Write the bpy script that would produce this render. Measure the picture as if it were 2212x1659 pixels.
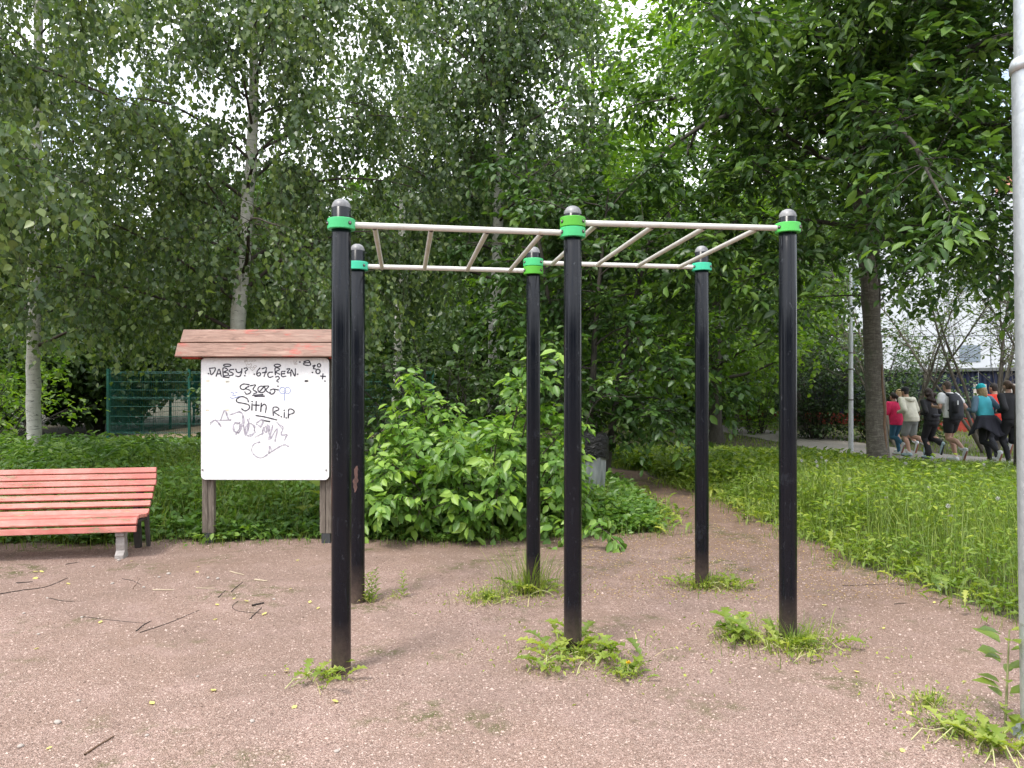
import bpy, bmesh, math, random
import numpy as np
from mathutils import Vector, Matrix, Euler

R = math.radians
rng = np.random.default_rng(7)
random.seed(7)
scene = bpy.context.scene
for o in list(bpy.data.objects):
    bpy.data.objects.remove(o)
COL = scene.collection

# ------------------------------------------------------------------ camera
CAM_H, FOC, CX, HY = 1.6, 1620.0, 1106.0, 832.0
cam_d = bpy.data.cameras.new('camera')
cam = bpy.data.objects.new('camera', cam_d)
COL.objects.link(cam)
cam.location = (0, 0, CAM_H)
cam.rotation_euler = (R(90.09), 0, 0)
cam_d.sensor_width = 36
cam_d.lens = 36 * FOC / 2212.0
cam_d.clip_start = 0.05
cam_d.clip_end = 2000
scene.camera = cam

# ------------------------------------------------------------------ sky and sun
SUN_EL, SUN_AZ = R(58), R(-140)          # azimuth clockwise from +Y
world = bpy.data.worlds.new('World')
scene.world = world
world.use_nodes = True
wn, wl = world.node_tree.nodes, world.node_tree.links
wn.clear()
w_out = wn.new('ShaderNodeOutputWorld')
w_bg = wn.new('ShaderNodeBackground')
w_sky = wn.new('ShaderNodeTexSky')
w_sky.sky_type = 'NISHITA'
w_sky.sun_disc = False
w_sky.sun_elevation = SUN_EL
w_sky.sun_rotation = SUN_AZ
w_sky.air_density = 1.2
w_tc = wn.new('ShaderNodeTexCoord')
w_map = wn.new('ShaderNodeMapping')
w_map.inputs['Scale'].default_value = (1, 1, 1.8)
w_no = wn.new('ShaderNodeTexNoise')
w_no.inputs['Scale'].default_value = 2.6
w_no.inputs['Detail'].default_value = 6
w_ra = wn.new('ShaderNodeValToRGB')
w_ra.color_ramp.elements[0].position = 0.30
w_ra.color_ramp.elements[1].position = 0.46
w_mix = wn.new('ShaderNodeMix')
w_mix.data_type = 'RGBA'
w_mix.inputs[7].default_value = (9.0, 9.3, 9.7, 1)     # bright cloud cover
wl.new(w_tc.outputs['Generated'], w_map.inputs['Vector'])
wl.new(w_map.outputs['Vector'], w_no.inputs['Vector'])
wl.new(w_no.outputs['Fac'], w_ra.inputs['Fac'])
wl.new(w_ra.outputs['Color'], w_mix.inputs[0])
wl.new(w_sky.outputs['Color'], w_mix.inputs[6])
wl.new(w_mix.outputs[2], w_bg.inputs['Color'])
w_bg.inputs['Strength'].default_value = 0.11
wl.new(w_bg.outputs['Background'], w_out.inputs['Surface'])

sun_d = bpy.data.lights.new('sun', 'SUN')
sun_d.energy = 1.5
sun_d.angle = R(14)
sun_d.color = (1.0, 0.95, 0.87)
sun = bpy.data.objects.new('sun', sun_d)
COL.objects.link(sun)
sd = Vector((math.sin(SUN_AZ) * math.cos(SUN_EL), math.cos(SUN_AZ) * math.cos(SUN_EL), math.sin(SUN_EL)))
sun.rotation_euler = sd.to_track_quat('Z', 'Y').to_euler()
sun.location = sd * 40

vs = scene.view_settings
vs.view_transform = 'Standard'
vs.look = 'None'
vs.gamma = 1
vs.use_curve_mapping = False
vs.exposure = 1.3
cy = scene.cycles
cy.max_bounces = 7
cy.diffuse_bounces = 4
cy.glossy_bounces = 3
cy.transmission_bounces = 5
cy.transparent_max_bounces = 4
cy.use_denoising = True
cy.sample_clamp_indirect = 6

# ------------------------------------------------------------------ coordinates
def hgt(x, y):
    """ground height: the lawn on the right falls a little towards the asphalt path"""
    a = np.clip((np.asarray(y, float) - 12.5) / 9.0, 0, 1)
    b = np.clip((np.asarray(x, float) - 3.5) / 4.0, 0, 1)
    return -0.26 * a * a * (3 - 2 * a) * b * b * (3 - 2 * b)

def AT(px, py, Y):
    return ((px - CX) / FOC * Y, Y, CAM_H - (py - HY) / FOC * Y)

# ------------------------------------------------------------------ object helpers
def tag(o, label=None, cat=None, group=None, kind=None):
    if label: o['label'] = label
    if cat: o['category'] = cat
    if group: o['group'] = group
    if kind: o['kind'] = kind
    return o

def empty(name, loc=(0, 0, 0), rz=0, label=None, cat=None, group=None):
    o = bpy.data.objects.new(name, None)
    COL.objects.link(o)
    o.location = loc
    o.rotation_euler = (0, 0, rz)
    o.empty_display_size = 0.1
    return tag(o, label, cat, group)

def mobj(name, me, mat=None, parent=None, smooth=None):
    o = bpy.data.objects.new(name, me)
    COL.objects.link(o)
    if mat is not None and not me.materials:
        for m in (mat if isinstance(mat, (list, tuple)) else [mat]):
            me.materials.append(m)
    if parent is not None:
        o.parent = parent
    if smooth is not None:
        me.polygons.foreach_set('use_smooth', np.full(len(me.polygons), smooth, dtype=bool))
    return o

class MB:
    """collects verts / faces for one mesh"""
    def __init__(s):
        s.v, s.f, s.n = [], [], 0
    def add(s, v, f):
        v = np.asarray(v, float).reshape(-1, 3)
        s.v.append(v)
        s.f.extend([tuple(int(i) + s.n for i in q) for q in f])
        s.n += len(v)
        return s
    def mesh(s, name='mesh'):
        me = bpy.data.meshes.new(name)
        me.from_pydata(np.concatenate(s.v).tolist(), [], s.f)
        me.update()
        return me
    def build(s, name, mat, parent=None, smooth=False):
        return mobj(name, s.mesh(name), mat, parent, smooth)

def box_vf(c, d, rot=None):
    c, d = np.array(c, float), np.array(d, float) / 2
    v = np.array([[sx, sy, sz] for sx in (-1, 1) for sy in (-1, 1) for sz in (-1, 1)], float) * d
    if rot is not None:
        v = v @ np.array(rot.to_matrix() if not isinstance(rot, Matrix) else rot).T
    f = [(0, 1, 3, 2), (4, 6, 7, 5), (0, 4, 5, 1), (2, 3, 7, 6), (0, 2, 6, 4), (1, 5, 7, 3)]
    return v + c, f

def bevel_mesh(me, w, seg=2):
    bm = bmesh.new(); bm.from_mesh(me)
    bmesh.ops.bevel(bm, geom=list(bm.edges) + list(bm.verts), offset=w, segments=seg, affect='EDGES', profile=0.6)
    bm.to_mesh(me); bm.free(); me.update()
    return me

def bbox_obj(name, c, d, mat, parent=None, bevel=0.004, rot=None, seg=2):
    m = MB(); m.add(*box_vf(c, d, rot)); me = m.mesh(name)
    if bevel: bevel_mesh(me, bevel, seg)
    return mobj(name, me, mat, parent, smooth=False)

def frames(T):
    """orthonormal side vectors for tangents T (...,3)"""
    ref = np.where(np.abs(T[..., 2:3]) > 0.9, np.array([1.0, 0, 0]), np.array([0, 0, 1.0]))
    a = np.cross(T, ref); a /= np.linalg.norm(a, axis=-1, keepdims=True) + 1e-9
    b = np.cross(T, a)
    return a, b

def tubes_vf(P, r, S=6, cap=True):
    """P (N,K,3) paths, r (N,K) radii -> verts, quads (numpy), uniform topology"""
    P = np.asarray(P, float); r = np.asarray(r, float)
    if P.ndim == 2: P = P[None]; r = r[None]
    N, K, _ = P.shape
    T = np.gradient(P, axis=1); T /= np.linalg.norm(T, axis=-1, keepdims=True) + 1e-9
    Tm = T.mean(axis=1, keepdims=True); Tm /= np.linalg.norm(Tm, axis=-1, keepdims=True) + 1e-9
    a0, _ = frames(np.broadcast_to(Tm, T.shape))
    b = np.cross(T, a0); b /= np.linalg.norm(b, axis=-1, keepdims=True) + 1e-9
    a = np.cross(b, T)
    th = np.arange(S) * 2 * np.pi / S
    V = P[:, :, None] + r[:, :, None, None] * (np.cos(th)[None, None, :, None] * a[:, :, None] + np.sin(th)[None, None, :, None] * b[:, :, None])
    idx = np.arange(N * K * S).reshape(N, K, S)
    q = np.stack([idx[:, :-1], np.roll(idx[:, :-1], -1, axis=2), np.roll(idx[:, 1:], -1, axis=2), idx[:, 1:]], axis=-1).reshape(-1, 4)
    return V.reshape(-1, 3), q

def np_mesh(name, V, F, attrs=None):
    """fast mesh from numpy verts and a uniform face array (or list of uniform arrays)"""
    me = bpy.data.meshes.new(name)
    Fs = F if isinstance(F, list) else [F]
    me.vertices.add(len(V)); me.vertices.foreach_set('co', np.ascontiguousarray(V, dtype=np.float32).ravel())
    loops = np.concatenate([f.ravel() for f in Fs]).astype(np.int32)
    tot = np.concatenate([np.full(len(f), f.shape[1]) for f in Fs])
    start = np.concatenate([[0], np.cumsum(tot)[:-1]]).astype(np.int32)
    me.loops.add(len(loops)); me.loops.foreach_set('vertex_index', loops)
    me.polygons.add(len(tot)); me.polygons.foreach_set('loop_start', start)
    for k, v in (attrs or {}).items():
        at = me.attributes.new(k, 'FLOAT', 'POINT'); at.data.foreach_set('value', np.ascontiguousarray(v, dtype=np.float32))
    me.update(calc_edges=True)
    me.validate()
    return me

def spline(pts, n):
    """Catmull-Rom through pts, n samples"""
    P = np.asarray(pts, float)
    P = np.vstack([2 * P[0] - P[1], P, 2 * P[-1] - P[-2]])
    m = len(P) - 3
    out = []
    for t in np.linspace(0, m - 1e-6, n):
        i = int(t); u = t - i
        p0, p1, p2, p3 = P[i:i + 4]
        out.append(0.5 * ((2 * p1) + (-p0 + p2) * u + (2 * p0 - 5 * p1 + 4 * p2 - p3) * u * u + (-p0 + 3 * p1 - 3 * p2 + p3) * u ** 3))
    return np.array(out)

def unit(v):
    return v / (np.linalg.norm(v, axis=-1, keepdims=True) + 1e-9)

def rand_dir(n):
    return unit(rng.normal(size=(n, 3)))

# ------------------------------------------------------------------ materials
class NT:
    """tiny node-graph helper"""
    def __init__(s, name):
        s.m = bpy.data.materials.new(name); s.m.use_nodes = True
        s.t = s.m.node_tree; s.n = s.t.nodes; s.l = s.t.links
        s.p = s.n['Principled BSDF']; s.out = s.n['Material Output']
    def new(s, t, **kw):
        n = s.n.new(t)
        for k, v in kw.items(): setattr(n, k, v)
        return n
    def coord(s, kind='Object', scale=(1, 1, 1), loc=(0, 0, 0)):
        c = s.new('ShaderNodeTexCoord'); m = s.new('ShaderNodeMapping')
        m.inputs['Scale'].default_value = scale; m.inputs['Location'].default_value = loc
        s.l.new(c.outputs[kind], m.inputs['Vector']); return m.outputs['Vector']
    def wpos(s, scale=(1, 1, 1), loc=(0, 0, 0)):
        c = s.new('ShaderNodeNewGeometry'); m = s.new('ShaderNodeMapping')
        m.inputs['Scale'].default_value = scale; m.inputs['Location'].default_value = loc
        s.l.new(c.outputs['Position'], m.inputs['Vector']); return m.outputs['Vector']
    def noise(s, scale, detail=4, rough=0.55, vec=None, dist=0):
        n = s.new('ShaderNodeTexNoise'); n.inputs['Scale'].default_value = scale
        n.inputs['Detail'].default_value = detail; n.inputs['Roughness'].default_value = rough
        n.inputs['Distortion'].default_value = dist
        if vec is not None: s.l.new(vec, n.inputs['Vector'])
        return n.outputs['Fac']
    def voro(s, scale, vec=None, out='Color', feature='F1'):
        n = s.new('ShaderNodeTexVoronoi'); n.inputs['Scale'].default_value = scale; n.feature = feature
        if vec is not None: s.l.new(vec, n.inputs['Vector'])
        return n.outputs[out]
    def ramp(s, fac, stops, interp='LINEAR'):
        n = s.new('ShaderNodeValToRGB'); e = n.color_ramp.elements; n.color_ramp.interpolation = interp
        while len(e) < len(stops): e.new(0.5)
        for el, (p, c) in zip(e, stops):
            el.position = p; el.color = (c, c, c, 1) if isinstance(c, (int, float)) else (*c, 1)
        s.l.new(fac, n.inputs['Fac']); return n.outputs['Color']
    def mix(s, fac, a, b, blend='MIX'):
        n = s.new('ShaderNodeMix', data_type='RGBA', blend_type=blend)
        for sock, v in ((n.inputs[0], fac), (n.inputs[6], a), (n.inputs[7], b)):
            if hasattr(v, 'is_linked') or hasattr(v, 'links'): s.l.new(v, sock)
            elif isinstance(v, (int, float)): sock.default_value = v if sock == n.inputs[0] else (v, v, v, 1)
            else: sock.default_value = (*v, 1)
        return n.outputs[2]
    def math(s, op, a, b=0.5):
        n = s.new('ShaderNodeMath', operation=op)
        for sock, v in ((n.inputs[0], a), (n.inputs[1], b)):
            if isinstance(v, (int, float)): sock.default_value = v
            else: s.l.new(v, sock)
        return n.outputs[0]
    def attr(s, name, out='Fac'):
        n = s.new('ShaderNodeAttribute'); n.attribute_name = name; return n.outputs[out]
    def bump(s, h, strength=0.3, dist=0.01):
        n = s.new('ShaderNodeBump'); n.inputs['Strength'].default_value = strength; n.inputs['Distance'].default_value = dist
        s.l.new(h, n.inputs['Height']); s.l.new(n.outputs['Normal'], s.p.inputs['Normal'])
    def set(s, **kw):
        for k, v in kw.items():
            k = {'base': 'Base Color', 'rough': 'Roughness', 'metal': 'Metallic', 'spec': 'Specular IOR Level', 'coat': 'Coat Weight'}[k]
            i = s.p.inputs[k]
            if hasattr(v, 'links'): s.l.new(v, i)
            elif isinstance(v, (int, float)): i.default_value = v
            else: i.default_value = (*v, 1)
        return s.m

def plain(name, c, rough=0.7, metal=0, var=0.12, scale=8, bump=0.0):
    t = NT(name); v = t.coord()
    f = t.noise(scale, 5, 0.6, v)
    lo = tuple(max(0, x * (1 - var)) for x in c); hi = tuple(min(1, x * (1 + var)) for x in c)
    if bump: t.bump(t.noise(scale * 4, 4, 0.6, v), bump, 0.01)
    return t.set(base=t.ramp(f, [(0.3, lo), (0.7, hi)]), rough=rough, metal=metal)

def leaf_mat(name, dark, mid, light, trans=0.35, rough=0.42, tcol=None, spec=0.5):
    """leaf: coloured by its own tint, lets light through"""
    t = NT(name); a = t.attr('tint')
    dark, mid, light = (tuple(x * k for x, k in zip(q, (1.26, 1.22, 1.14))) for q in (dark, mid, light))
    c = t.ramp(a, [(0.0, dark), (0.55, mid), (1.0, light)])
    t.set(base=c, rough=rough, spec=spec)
    tr = t.new('ShaderNodeBsdfTranslucent')
    tc = t.mix(1.0, c, tcol or (1.9, 2.0, 0.75), 'MULTIPLY')
    t.l.new(tc, tr.inputs['Color'])
    mx = t.new('ShaderNodeMixShader'); mx.inputs['Fac'].default_value = trans
    t.l.new(t.p.outputs[0], mx.inputs[1]); t.l.new(tr.outputs[0], mx.inputs[2])
    t.l.new(mx.outputs[0], t.out.inputs['Surface'])
    return t.m

M = {}
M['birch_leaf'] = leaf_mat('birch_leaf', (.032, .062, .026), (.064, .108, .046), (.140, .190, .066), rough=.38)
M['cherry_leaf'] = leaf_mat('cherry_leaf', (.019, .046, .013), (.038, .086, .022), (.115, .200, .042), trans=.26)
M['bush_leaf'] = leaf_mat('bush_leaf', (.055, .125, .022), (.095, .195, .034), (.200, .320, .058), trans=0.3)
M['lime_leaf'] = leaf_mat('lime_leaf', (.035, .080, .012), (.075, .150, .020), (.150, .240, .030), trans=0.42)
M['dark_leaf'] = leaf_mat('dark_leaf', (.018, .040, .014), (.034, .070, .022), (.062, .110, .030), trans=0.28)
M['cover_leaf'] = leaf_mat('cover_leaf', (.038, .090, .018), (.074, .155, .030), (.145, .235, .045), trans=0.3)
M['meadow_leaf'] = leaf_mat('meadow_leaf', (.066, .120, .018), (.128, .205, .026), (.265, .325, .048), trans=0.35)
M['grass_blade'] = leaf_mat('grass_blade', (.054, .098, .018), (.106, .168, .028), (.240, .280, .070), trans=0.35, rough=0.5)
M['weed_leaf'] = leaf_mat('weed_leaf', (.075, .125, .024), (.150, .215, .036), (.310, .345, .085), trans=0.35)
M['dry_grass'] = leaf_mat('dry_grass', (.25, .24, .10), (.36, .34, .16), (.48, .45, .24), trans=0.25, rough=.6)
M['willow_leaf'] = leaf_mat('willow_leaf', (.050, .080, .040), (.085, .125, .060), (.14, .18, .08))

t = NT('birch_bark'); v = t.coord(scale=(1, 1, 1))
dash = t.noise(9, 3, 0.6, t.coord(scale=(.8, .8, 6)))
dash_m = t.ramp(dash, [(0.60, 0), (0.66, 1)])
blot = t.ramp(t.noise(2.2, 5, 0.65, t.coord(scale=(1.6, 1.6, .8))), [(0.60, 0), (0.70, 1)])
c = t.ramp(t.noise(14, 4, .6, v), [(.3, (.48, .46, .42)), (.7, (.66, .645, .60))])
c = t.mix(dash_m, c, (.05, .045, .04)); c = t.mix(blot, c, (.09, .085, .075))
t.bump(t.noise(30, 4, .6, t.coord(scale=(1, 1, 3))), .5, .01)
M['birch_bark'] = t.set(base=c, rough=.8)

t = NT('cherry_bark')
band = t.math('ADD', t.math('MULTIPLY', t.noise(9, 6, .7, t.coord(scale=(.9, .9, 3.2)), 1.0), .65), t.math('MULTIPLY', t.noise(16, 5, .7, t.coord(scale=(2.2, 2.2, .5))), .35))
c = t.ramp(band, [(.30, (.045, .038, .032)), (.50, (.115, .100, .084)), (.68, (.24, .22, .195))])
c = t.mix(t.ramp(t.noise(1.6, 4, .6, t.coord(scale=(2, 2, .6))), [(.6, 0), (.7, 1)]), c, (.085, .10, .06))
t.bump(band, .9, .03)
M['cherry_bark'] = t.set(base=c, rough=.85)

t = NT('dark_bark')
c = t.ramp(t.noise(9, 6, .65, t.coord(scale=(2, 2, .5))), [(.3, (.028, .024, .02)), (.7, (.085, .075, .062))])
t.bump(t.noise(22, 5, .65, t.coord(scale=(2, 2, .5))), .8, .02)
M['dark_bark'] = t.set(base=c, rough=.9)
M['twig'] = plain('twig', (.055, .042, .035), .85, var=.3)
M['grey_twig'] = plain('grey_twig', (.13, .115, .095), .85, var=.3)
# ================================================================== SETTING
t = NT('soil')
n1 = t.noise(1.3, 6, .6, t.coord()); n2 = t.noise(26, 5, .65, t.coord())
c = t.ramp(n1, [(.35, (.075, .058, .040)), (.6, (.060, .070, .026))])
c = t.mix(t.ramp(n2, [(.4, 0), (.7, 1)]), c, (.11, .085, .06))
t.bump(n2, .6, .03)
M['soil'] = t.set(base=c, rough=.95)

def ground_axis(lo, hi, fine_lo, fine_hi, step):
    a = np.concatenate([[lo, lo / 2 + fine_lo / 2], np.arange(fine_lo, fine_hi + 1e-6, step), [hi / 2 + fine_hi / 2, hi]])
    return np.unique(a)
xs = ground_axis(-320, 320, -24, 30, .75); ys = ground_axis(-120, 420, -8, 60, .75)
gx, gy = np.meshgrid(xs, ys, indexing='ij')
gz = hgt(gx, gy) - 0.004
V = np.stack([gx, gy, gz], -1).reshape(-1, 3)
idx = np.arange(len(V)).reshape(gx.shape)
q = np.stack([idx[:-1, :-1], idx[1:, :-1], idx[1:, 1:], idx[:-1, 1:]], -1).reshape(-1, 4)
tag(mobj('ground', np_mesh('ground', V, q), M['soil']), kind='structure')

# --- gravel court and the footpath that leaves it
GRAVEL = [(-14, -8), (-14, 7.9), (-8, 7.75), (-5.2, 7.60), (-3.1, 7.70), (-1.5, 7.82), (-.5, 7.75), (.6, 7.85), (1.55, 8.35), (1.80, 9.2), (1.82, 10.1),
          (1.74, 11.6), (1.3, 13.2), (.3, 15), (-1, 16.5), (-.6, 17.4), (1.1, 15.9), (2.35, 13.8), (2.55, 12.5), (2.85, 10.9), (3.0, 9.86),
          (3.06, 8.4), (3.12, 7.04), (3.25, 6.2), (3.45, 5.15), (4.6, 4.2), (9, 3.2), (14, 3), (14, -8)]
def edge_noise(poly, step=.10, amp=.03):
    out = []
    for (x0, y0), (x1, y1) in zip(poly, poly[1:] + poly[:1]):
        L = math.hypot(x1 - x0, y1 - y0); n = max(1, int(L / step))
        if L > 7: n = 1
        for i in range(n):
            u = i / n
            out.append((x0 + (x1 - x0) * u + (rng.normal() * amp if i else 0), y0 + (y1 - y0) * u + (rng.normal() * amp if i else 0)))
    return out
def wobble(poly, step=.45, amp=.085):
    out = []
    for (x0, y0), (x1, y1) in zip(poly, poly[1:] + poly[:1]):
        L = math.hypot(x1 - x0, y1 - y0); n = 1 if L > 7 else max(1, round(L / step))
        for i in range(n):
            u = i / n; out.append((x0 + (x1 - x0) * u + rng.normal() * amp, y0 + (y1 - y0) * u + rng.normal() * amp))
    return out
GRAVEL = wobble(GRAVEL)
GP = np.array(GRAVEL)
def in_poly(x, y, poly=GP):
    x = np.asarray(x); y = np.asarray(y); c = np.zeros(x.shape, bool)
    j = len(poly) - 1
    for i in range(len(poly)):
        xi, yi = poly[i]; xj, yj = poly[j]
        m = ((yi > y) != (yj > y)) & (x < (xj - xi) * (y - yi) / (yj - yi + 1e-12) + xi)
        c ^= m; j = i
    return c
def poly_dist(x, y, poly=GP):
    d = np.full(np.shape(x), 1e9)
    for i in range(len(poly)):
        a = poly[i]; b = poly[(i + 1) % len(poly)]; ab = b - a
        u = np.clip(((x - a[0]) * ab[0] + (y - a[1]) * ab[1]) / (ab @ ab), 0, 1)
        d = np.minimum(d, np.hypot(x - a[0] - u * ab[0], y - a[1] - u * ab[1]))
    return d

t = NT('gravel'); v = t.coord()
wob = t.mix(.02, v, t.new('ShaderNodeTexNoise').outputs['Color'])
cell = t.voro(135, t.mix(.012, v, t.voro(60, v))); cell2 = t.voro(260, v)
cf = t.new('ShaderNodeSeparateColor'); t.l.new(cell, cf.inputs[0])
cf2 = t.new('ShaderNodeSeparateColor'); t.l.new(cell2, cf2.inputs[0])
stone = t.ramp(cf.outputs[0], [(0, (.085, .055, .043)), (.25, (.23, .150, .122)), (.6, (.355, .240, .200)), (.85, (.47, .34, .29)), (1, (.57, .46, .40))])
grit = t.ramp(cf2.outputs[1], [(0, (.09, .060, .046)), (.5, (.265, .178, .145)), (1, (.45, .34, .29))])
c = t.mix(.36, stone, grit)
c = t.mix(t.ramp(t.voro(135, v, out='Distance'), [(.34, 0), (.66, .5)]), c, (.085, .056, .046))
big = t.noise(.55, 5, .6, v)
c = t.mix(t.ramp(big, [(.42, 0), (.66, .62)]), c, (.190, .128, .095))
sx = t.new('ShaderNodeSeparateXYZ'); t.l.new(v, sx.inputs[0])
far_ = t.math('ADD', t.math('MULTIPLY', sx.outputs[1], .16), t.math('MULTIPLY', sx.outputs[0], .07))      # trodden humus towards the footpath
far_ = t.math('ADD', far_, t.math('MULTIPLY', t.noise(.9, 5, .65, v), .8))
c = t.mix(t.ramp(far_, [(.0, 0), (.95, 0), (1.75, 1)]) if False else t.math('MULTIPLY', t.math('MINIMUM', t.math('MAXIMUM', t.math('SUBTRACT', far_, 1.15), 0.0), .75), .85), c, (.115, .072, .045))                 # finer brown dust
med = t.noise(3.2, 4, .6, v)
c = t.mix(t.ramp(med, [(.5, 0), (.75, .35)]), c, (.37, .26, .235))
c = t.mix(t.ramp(t.noise(1.3, 6, .7, t.coord(loc=(9, 4, 0)), .8), [(.40, .0), (.62, .45)]), c, (.155, .110, .088))      # damp trodden patches
moss = t.math('MULTIPLY', t.ramp(t.noise(1.05, 4, .6, t.coord(loc=(3.1, 5.2, 0))), [(.54, 0), (.64, 1)]), t.ramp(t.noise(9, 5, .7, v), [(.44, 0), (.60, .8)]))
c = t.mix(1.0, c, (1.50, 1.50, 1.53), 'MULTIPLY')
c = t.mix(moss, c, (.085, .10, .025))
dist = t.voro(135, v, out='Distance')
hh = t.math('ADD', t.math('MULTIPLY', dist, -1.0), t.math('MULTIPLY', cf.outputs[1], .6))
hh = t.math('ADD', hh, t.math('MULTIPLY', t.noise(4.5, 4, .6, v), 3.0))
t.bump(hh, .9, .010)
M['gravel'] = t.set(base=c, rough=.95, spec=.2)

bm = bmesh.new()
pts = edge_noise(GRAVEL)
face = bm.faces.new([bm.verts.new((x, y, 0.0)) for x, y in pts])
bmesh.ops.triangulate(bm, faces=[face])
me = bpy.data.meshes.new('gravel_court'); bm.to_mesh(me); bm.free()
tag(mobj('gravel_court', me, M['gravel']), kind='structure')

# loose stone chips lying on the court (uncountable)
def chips(n, ylo, yhi):
    Y = ylo + (yhi - ylo) * rng.random(n) ** 1.5
    X = (rng.random(n) * 2 - 1) * (Y * .74 + .3)
    k = in_poly(X, Y) & (poly_dist(X, Y) > .03)
    return X[k], Y[k]
X, Y = chips(52000, 2.6, 8.4)
n = len(X); s = .003 + .0045 * rng.random(n) ** 2
s[rng.random(n) < .008] *= 1.8
base = np.array([[1, 0, 0], [-.5, .87, 0], [-.5, -.87, 0], [0, 0, .75]])
th = rng.random(n) * 6.283; cs, sn = np.cos(th), np.sin(th)
B = base[None] * (1 + .5 * rng.normal(size=(n, 4, 1)) * .6) * s[:, None, None]
B[:, :, 0] *= 1.3
Vx = B[..., 0] * cs[:, None] - B[..., 1] * sn[:, None] + X[:, None]
Vy = B[..., 0] * sn[:, None] + B[..., 1] * cs[:, None] + Y[:, None]
V = np.stack([Vx, Vy, np.maximum(B[..., 2], 0) + .0005], -1).reshape(-1, 3)
i4 = np.arange(n)[:, None] * 4
F = np.concatenate([i4 + np.array(q) for q in ((0, 1, 3), (1, 2, 3), (2, 0, 3))])
t = NT('stone_chip')
c = t.ramp(t.attr('tint'), [(0, (.11, .072, .058)), (.35, (.32, .215, .18)), (.7, (.43, .315, .27)), (1, (.52, .40, .35))])
M['stone_chip'] = t.set(base=c, rough=.9)
tag(mobj('loose_gravel', np_mesh('loose_gravel', V, F, {'tint': np.repeat(rng.random(n), 4)}), M['stone_chip']),
    'loose pinkish stone chips strewn over the gravel court', 'gravel', kind='stuff')

# --- asphalt path on the right where the joggers run
t = NT('asphalt')
c = t.ramp(t.noise(60, 4, .6, t.coord()), [(.3, (.18, .165, .15)), (.7, (.30, .275, .255))])
c = t.mix(t.ramp(t.noise(1.5, 4, .6, t.coord()), [(.45, 0), (.7, .5)]), c, (.34, .305, .27))
t.bump(t.noise(120, 3, .6, t.coord()), .4, .01)
M['asphalt'] = t.set(base=c, rough=.9)
cl = spline([(19, 6.5), (14.5, 11), (11.6, 15), (10.3, 19), (9.9, 24), (9.4, 30), (7.4, 37), (2, 43), (-6, 47)], 90)
tg = unit(np.gradient(cl, axis=0)); nr = np.stack([tg[:, 1], -tg[:, 0]], -1)
wv = 1.25 + rng.normal(size=(90, 2)) * .035
Vp = []
for side in (-1, -.33, .33, 1):
    p = cl + nr * side * (wv[:, :1] if side < 0 else wv[:, 1:])
    Vp.append(np.column_stack([p, hgt(p[:, 0], p[:, 1]) + .016]))
V = np.stack(Vp, 1).reshape(-1, 3); idx = np.arange(len(V)).reshape(90, 4)
q = np.stack([idx[:-1, :-1], idx[:-1, 1:], idx[1:, 1:], idx[1:, :-1]], -1).reshape(-1, 4)
tag(mobj('asphalt_path', np_mesh('asphalt_path', V, q[:, ::-1].copy()), M['asphalt']), kind='structure')
def path_dist(x, y):
    d = np.full(np.shape(x), 1e9)
    for p in cl: d = np.minimum(d, np.hypot(x - p[0], y - p[1]))
    return d

# --- sand court behind the mesh fence
M['sand'] = plain('sand', (.42, .31, .20), .95, var=.2, scale=6)
m = MB(); 
m.add([(-12.2, 21.5, .004), (-7.8, 21.2, .004), (-3.2, 21.8, .004), (-2.6, 33, .004), (-8, 38, .004), (-12.2, 35, .004)], [(0, 1, 2, 3, 4, 5)])
tag(m.build('sand_court', M['sand']), kind='structure')

# --- blue sheet wall with red base along the path
M['blue_sheet'] = plain('blue_sheet', (.007, .012, .042), .55, var=.25, scale=2)
M['red_base'] = plain('red_base', (.30, .045, .032), .75, var=.25, scale=3)
M['grey_sheet'] = plain('grey_sheet', (.16, .17, .18), .6, var=.2, scale=2)
A, B = np.array([20.5, 25.6]), np.array([11.0, 43.5])
Lw = np.linalg.norm(B - A); ang = math.atan2(B[1] - A[1], B[0] - A[0])
wall = empty('sheet_metal_wall', (A[0], A[1], -.27), ang, 'dark blue sheet metal wall with red base behind the joggers', 'wall')
npan = 9; pw = Lw / npan
m = MB()
for sx in [0]:
    n = 40; x = np.linspace(0, pw - .02, n); y = .022 * np.sign(np.sin(x * 2 * np.pi / .2)) ; 
    v1 = np.column_stack([x, y, np.full(n, .56)]); v2 = np.column_stack([x, y, np.full(n, 2.42)])
    m.add(np.vstack([v1, v2]), [(i, i + 1, i + 1 + n, i + n) for i in range(n - 1)])
pm = m.mesh('wall_panel'); pm.materials.append(M['blue_sheet'])
m = MB(); m.add(*box_vf((pw / 2, .0, .28), (pw - .015, .16, .56))); rm = m.mesh('red_base_panel'); rm.materials.append(M['red_base'])
m = MB(); m.add(*box_vf((pw / 2, -.02, 2.49), (pw - .01, .22, .12))); cm = m.mesh('coping'); cm.materials.append(M['grey_sheet'])
for i in range(npan):
    for nm, me_ in (('wall_panel', pm), ('base_panel', rm), ('coping', cm)):
        o = mobj(nm, me_, None, wall); o.location = (i * pw, 0, 0)
# two pale paper notices on the wall
M['paper'] = plain('paper', (.62, .58, .55), .8, var=.2, scale=7)
for (u, w, h) in ((3.3, .55, .75), (4.4, .5, .72)):
    bbox_obj('paper_notice', (u, .06, 1.55), (w, .01, h), M['paper'], wall, bevel=0)

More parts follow.
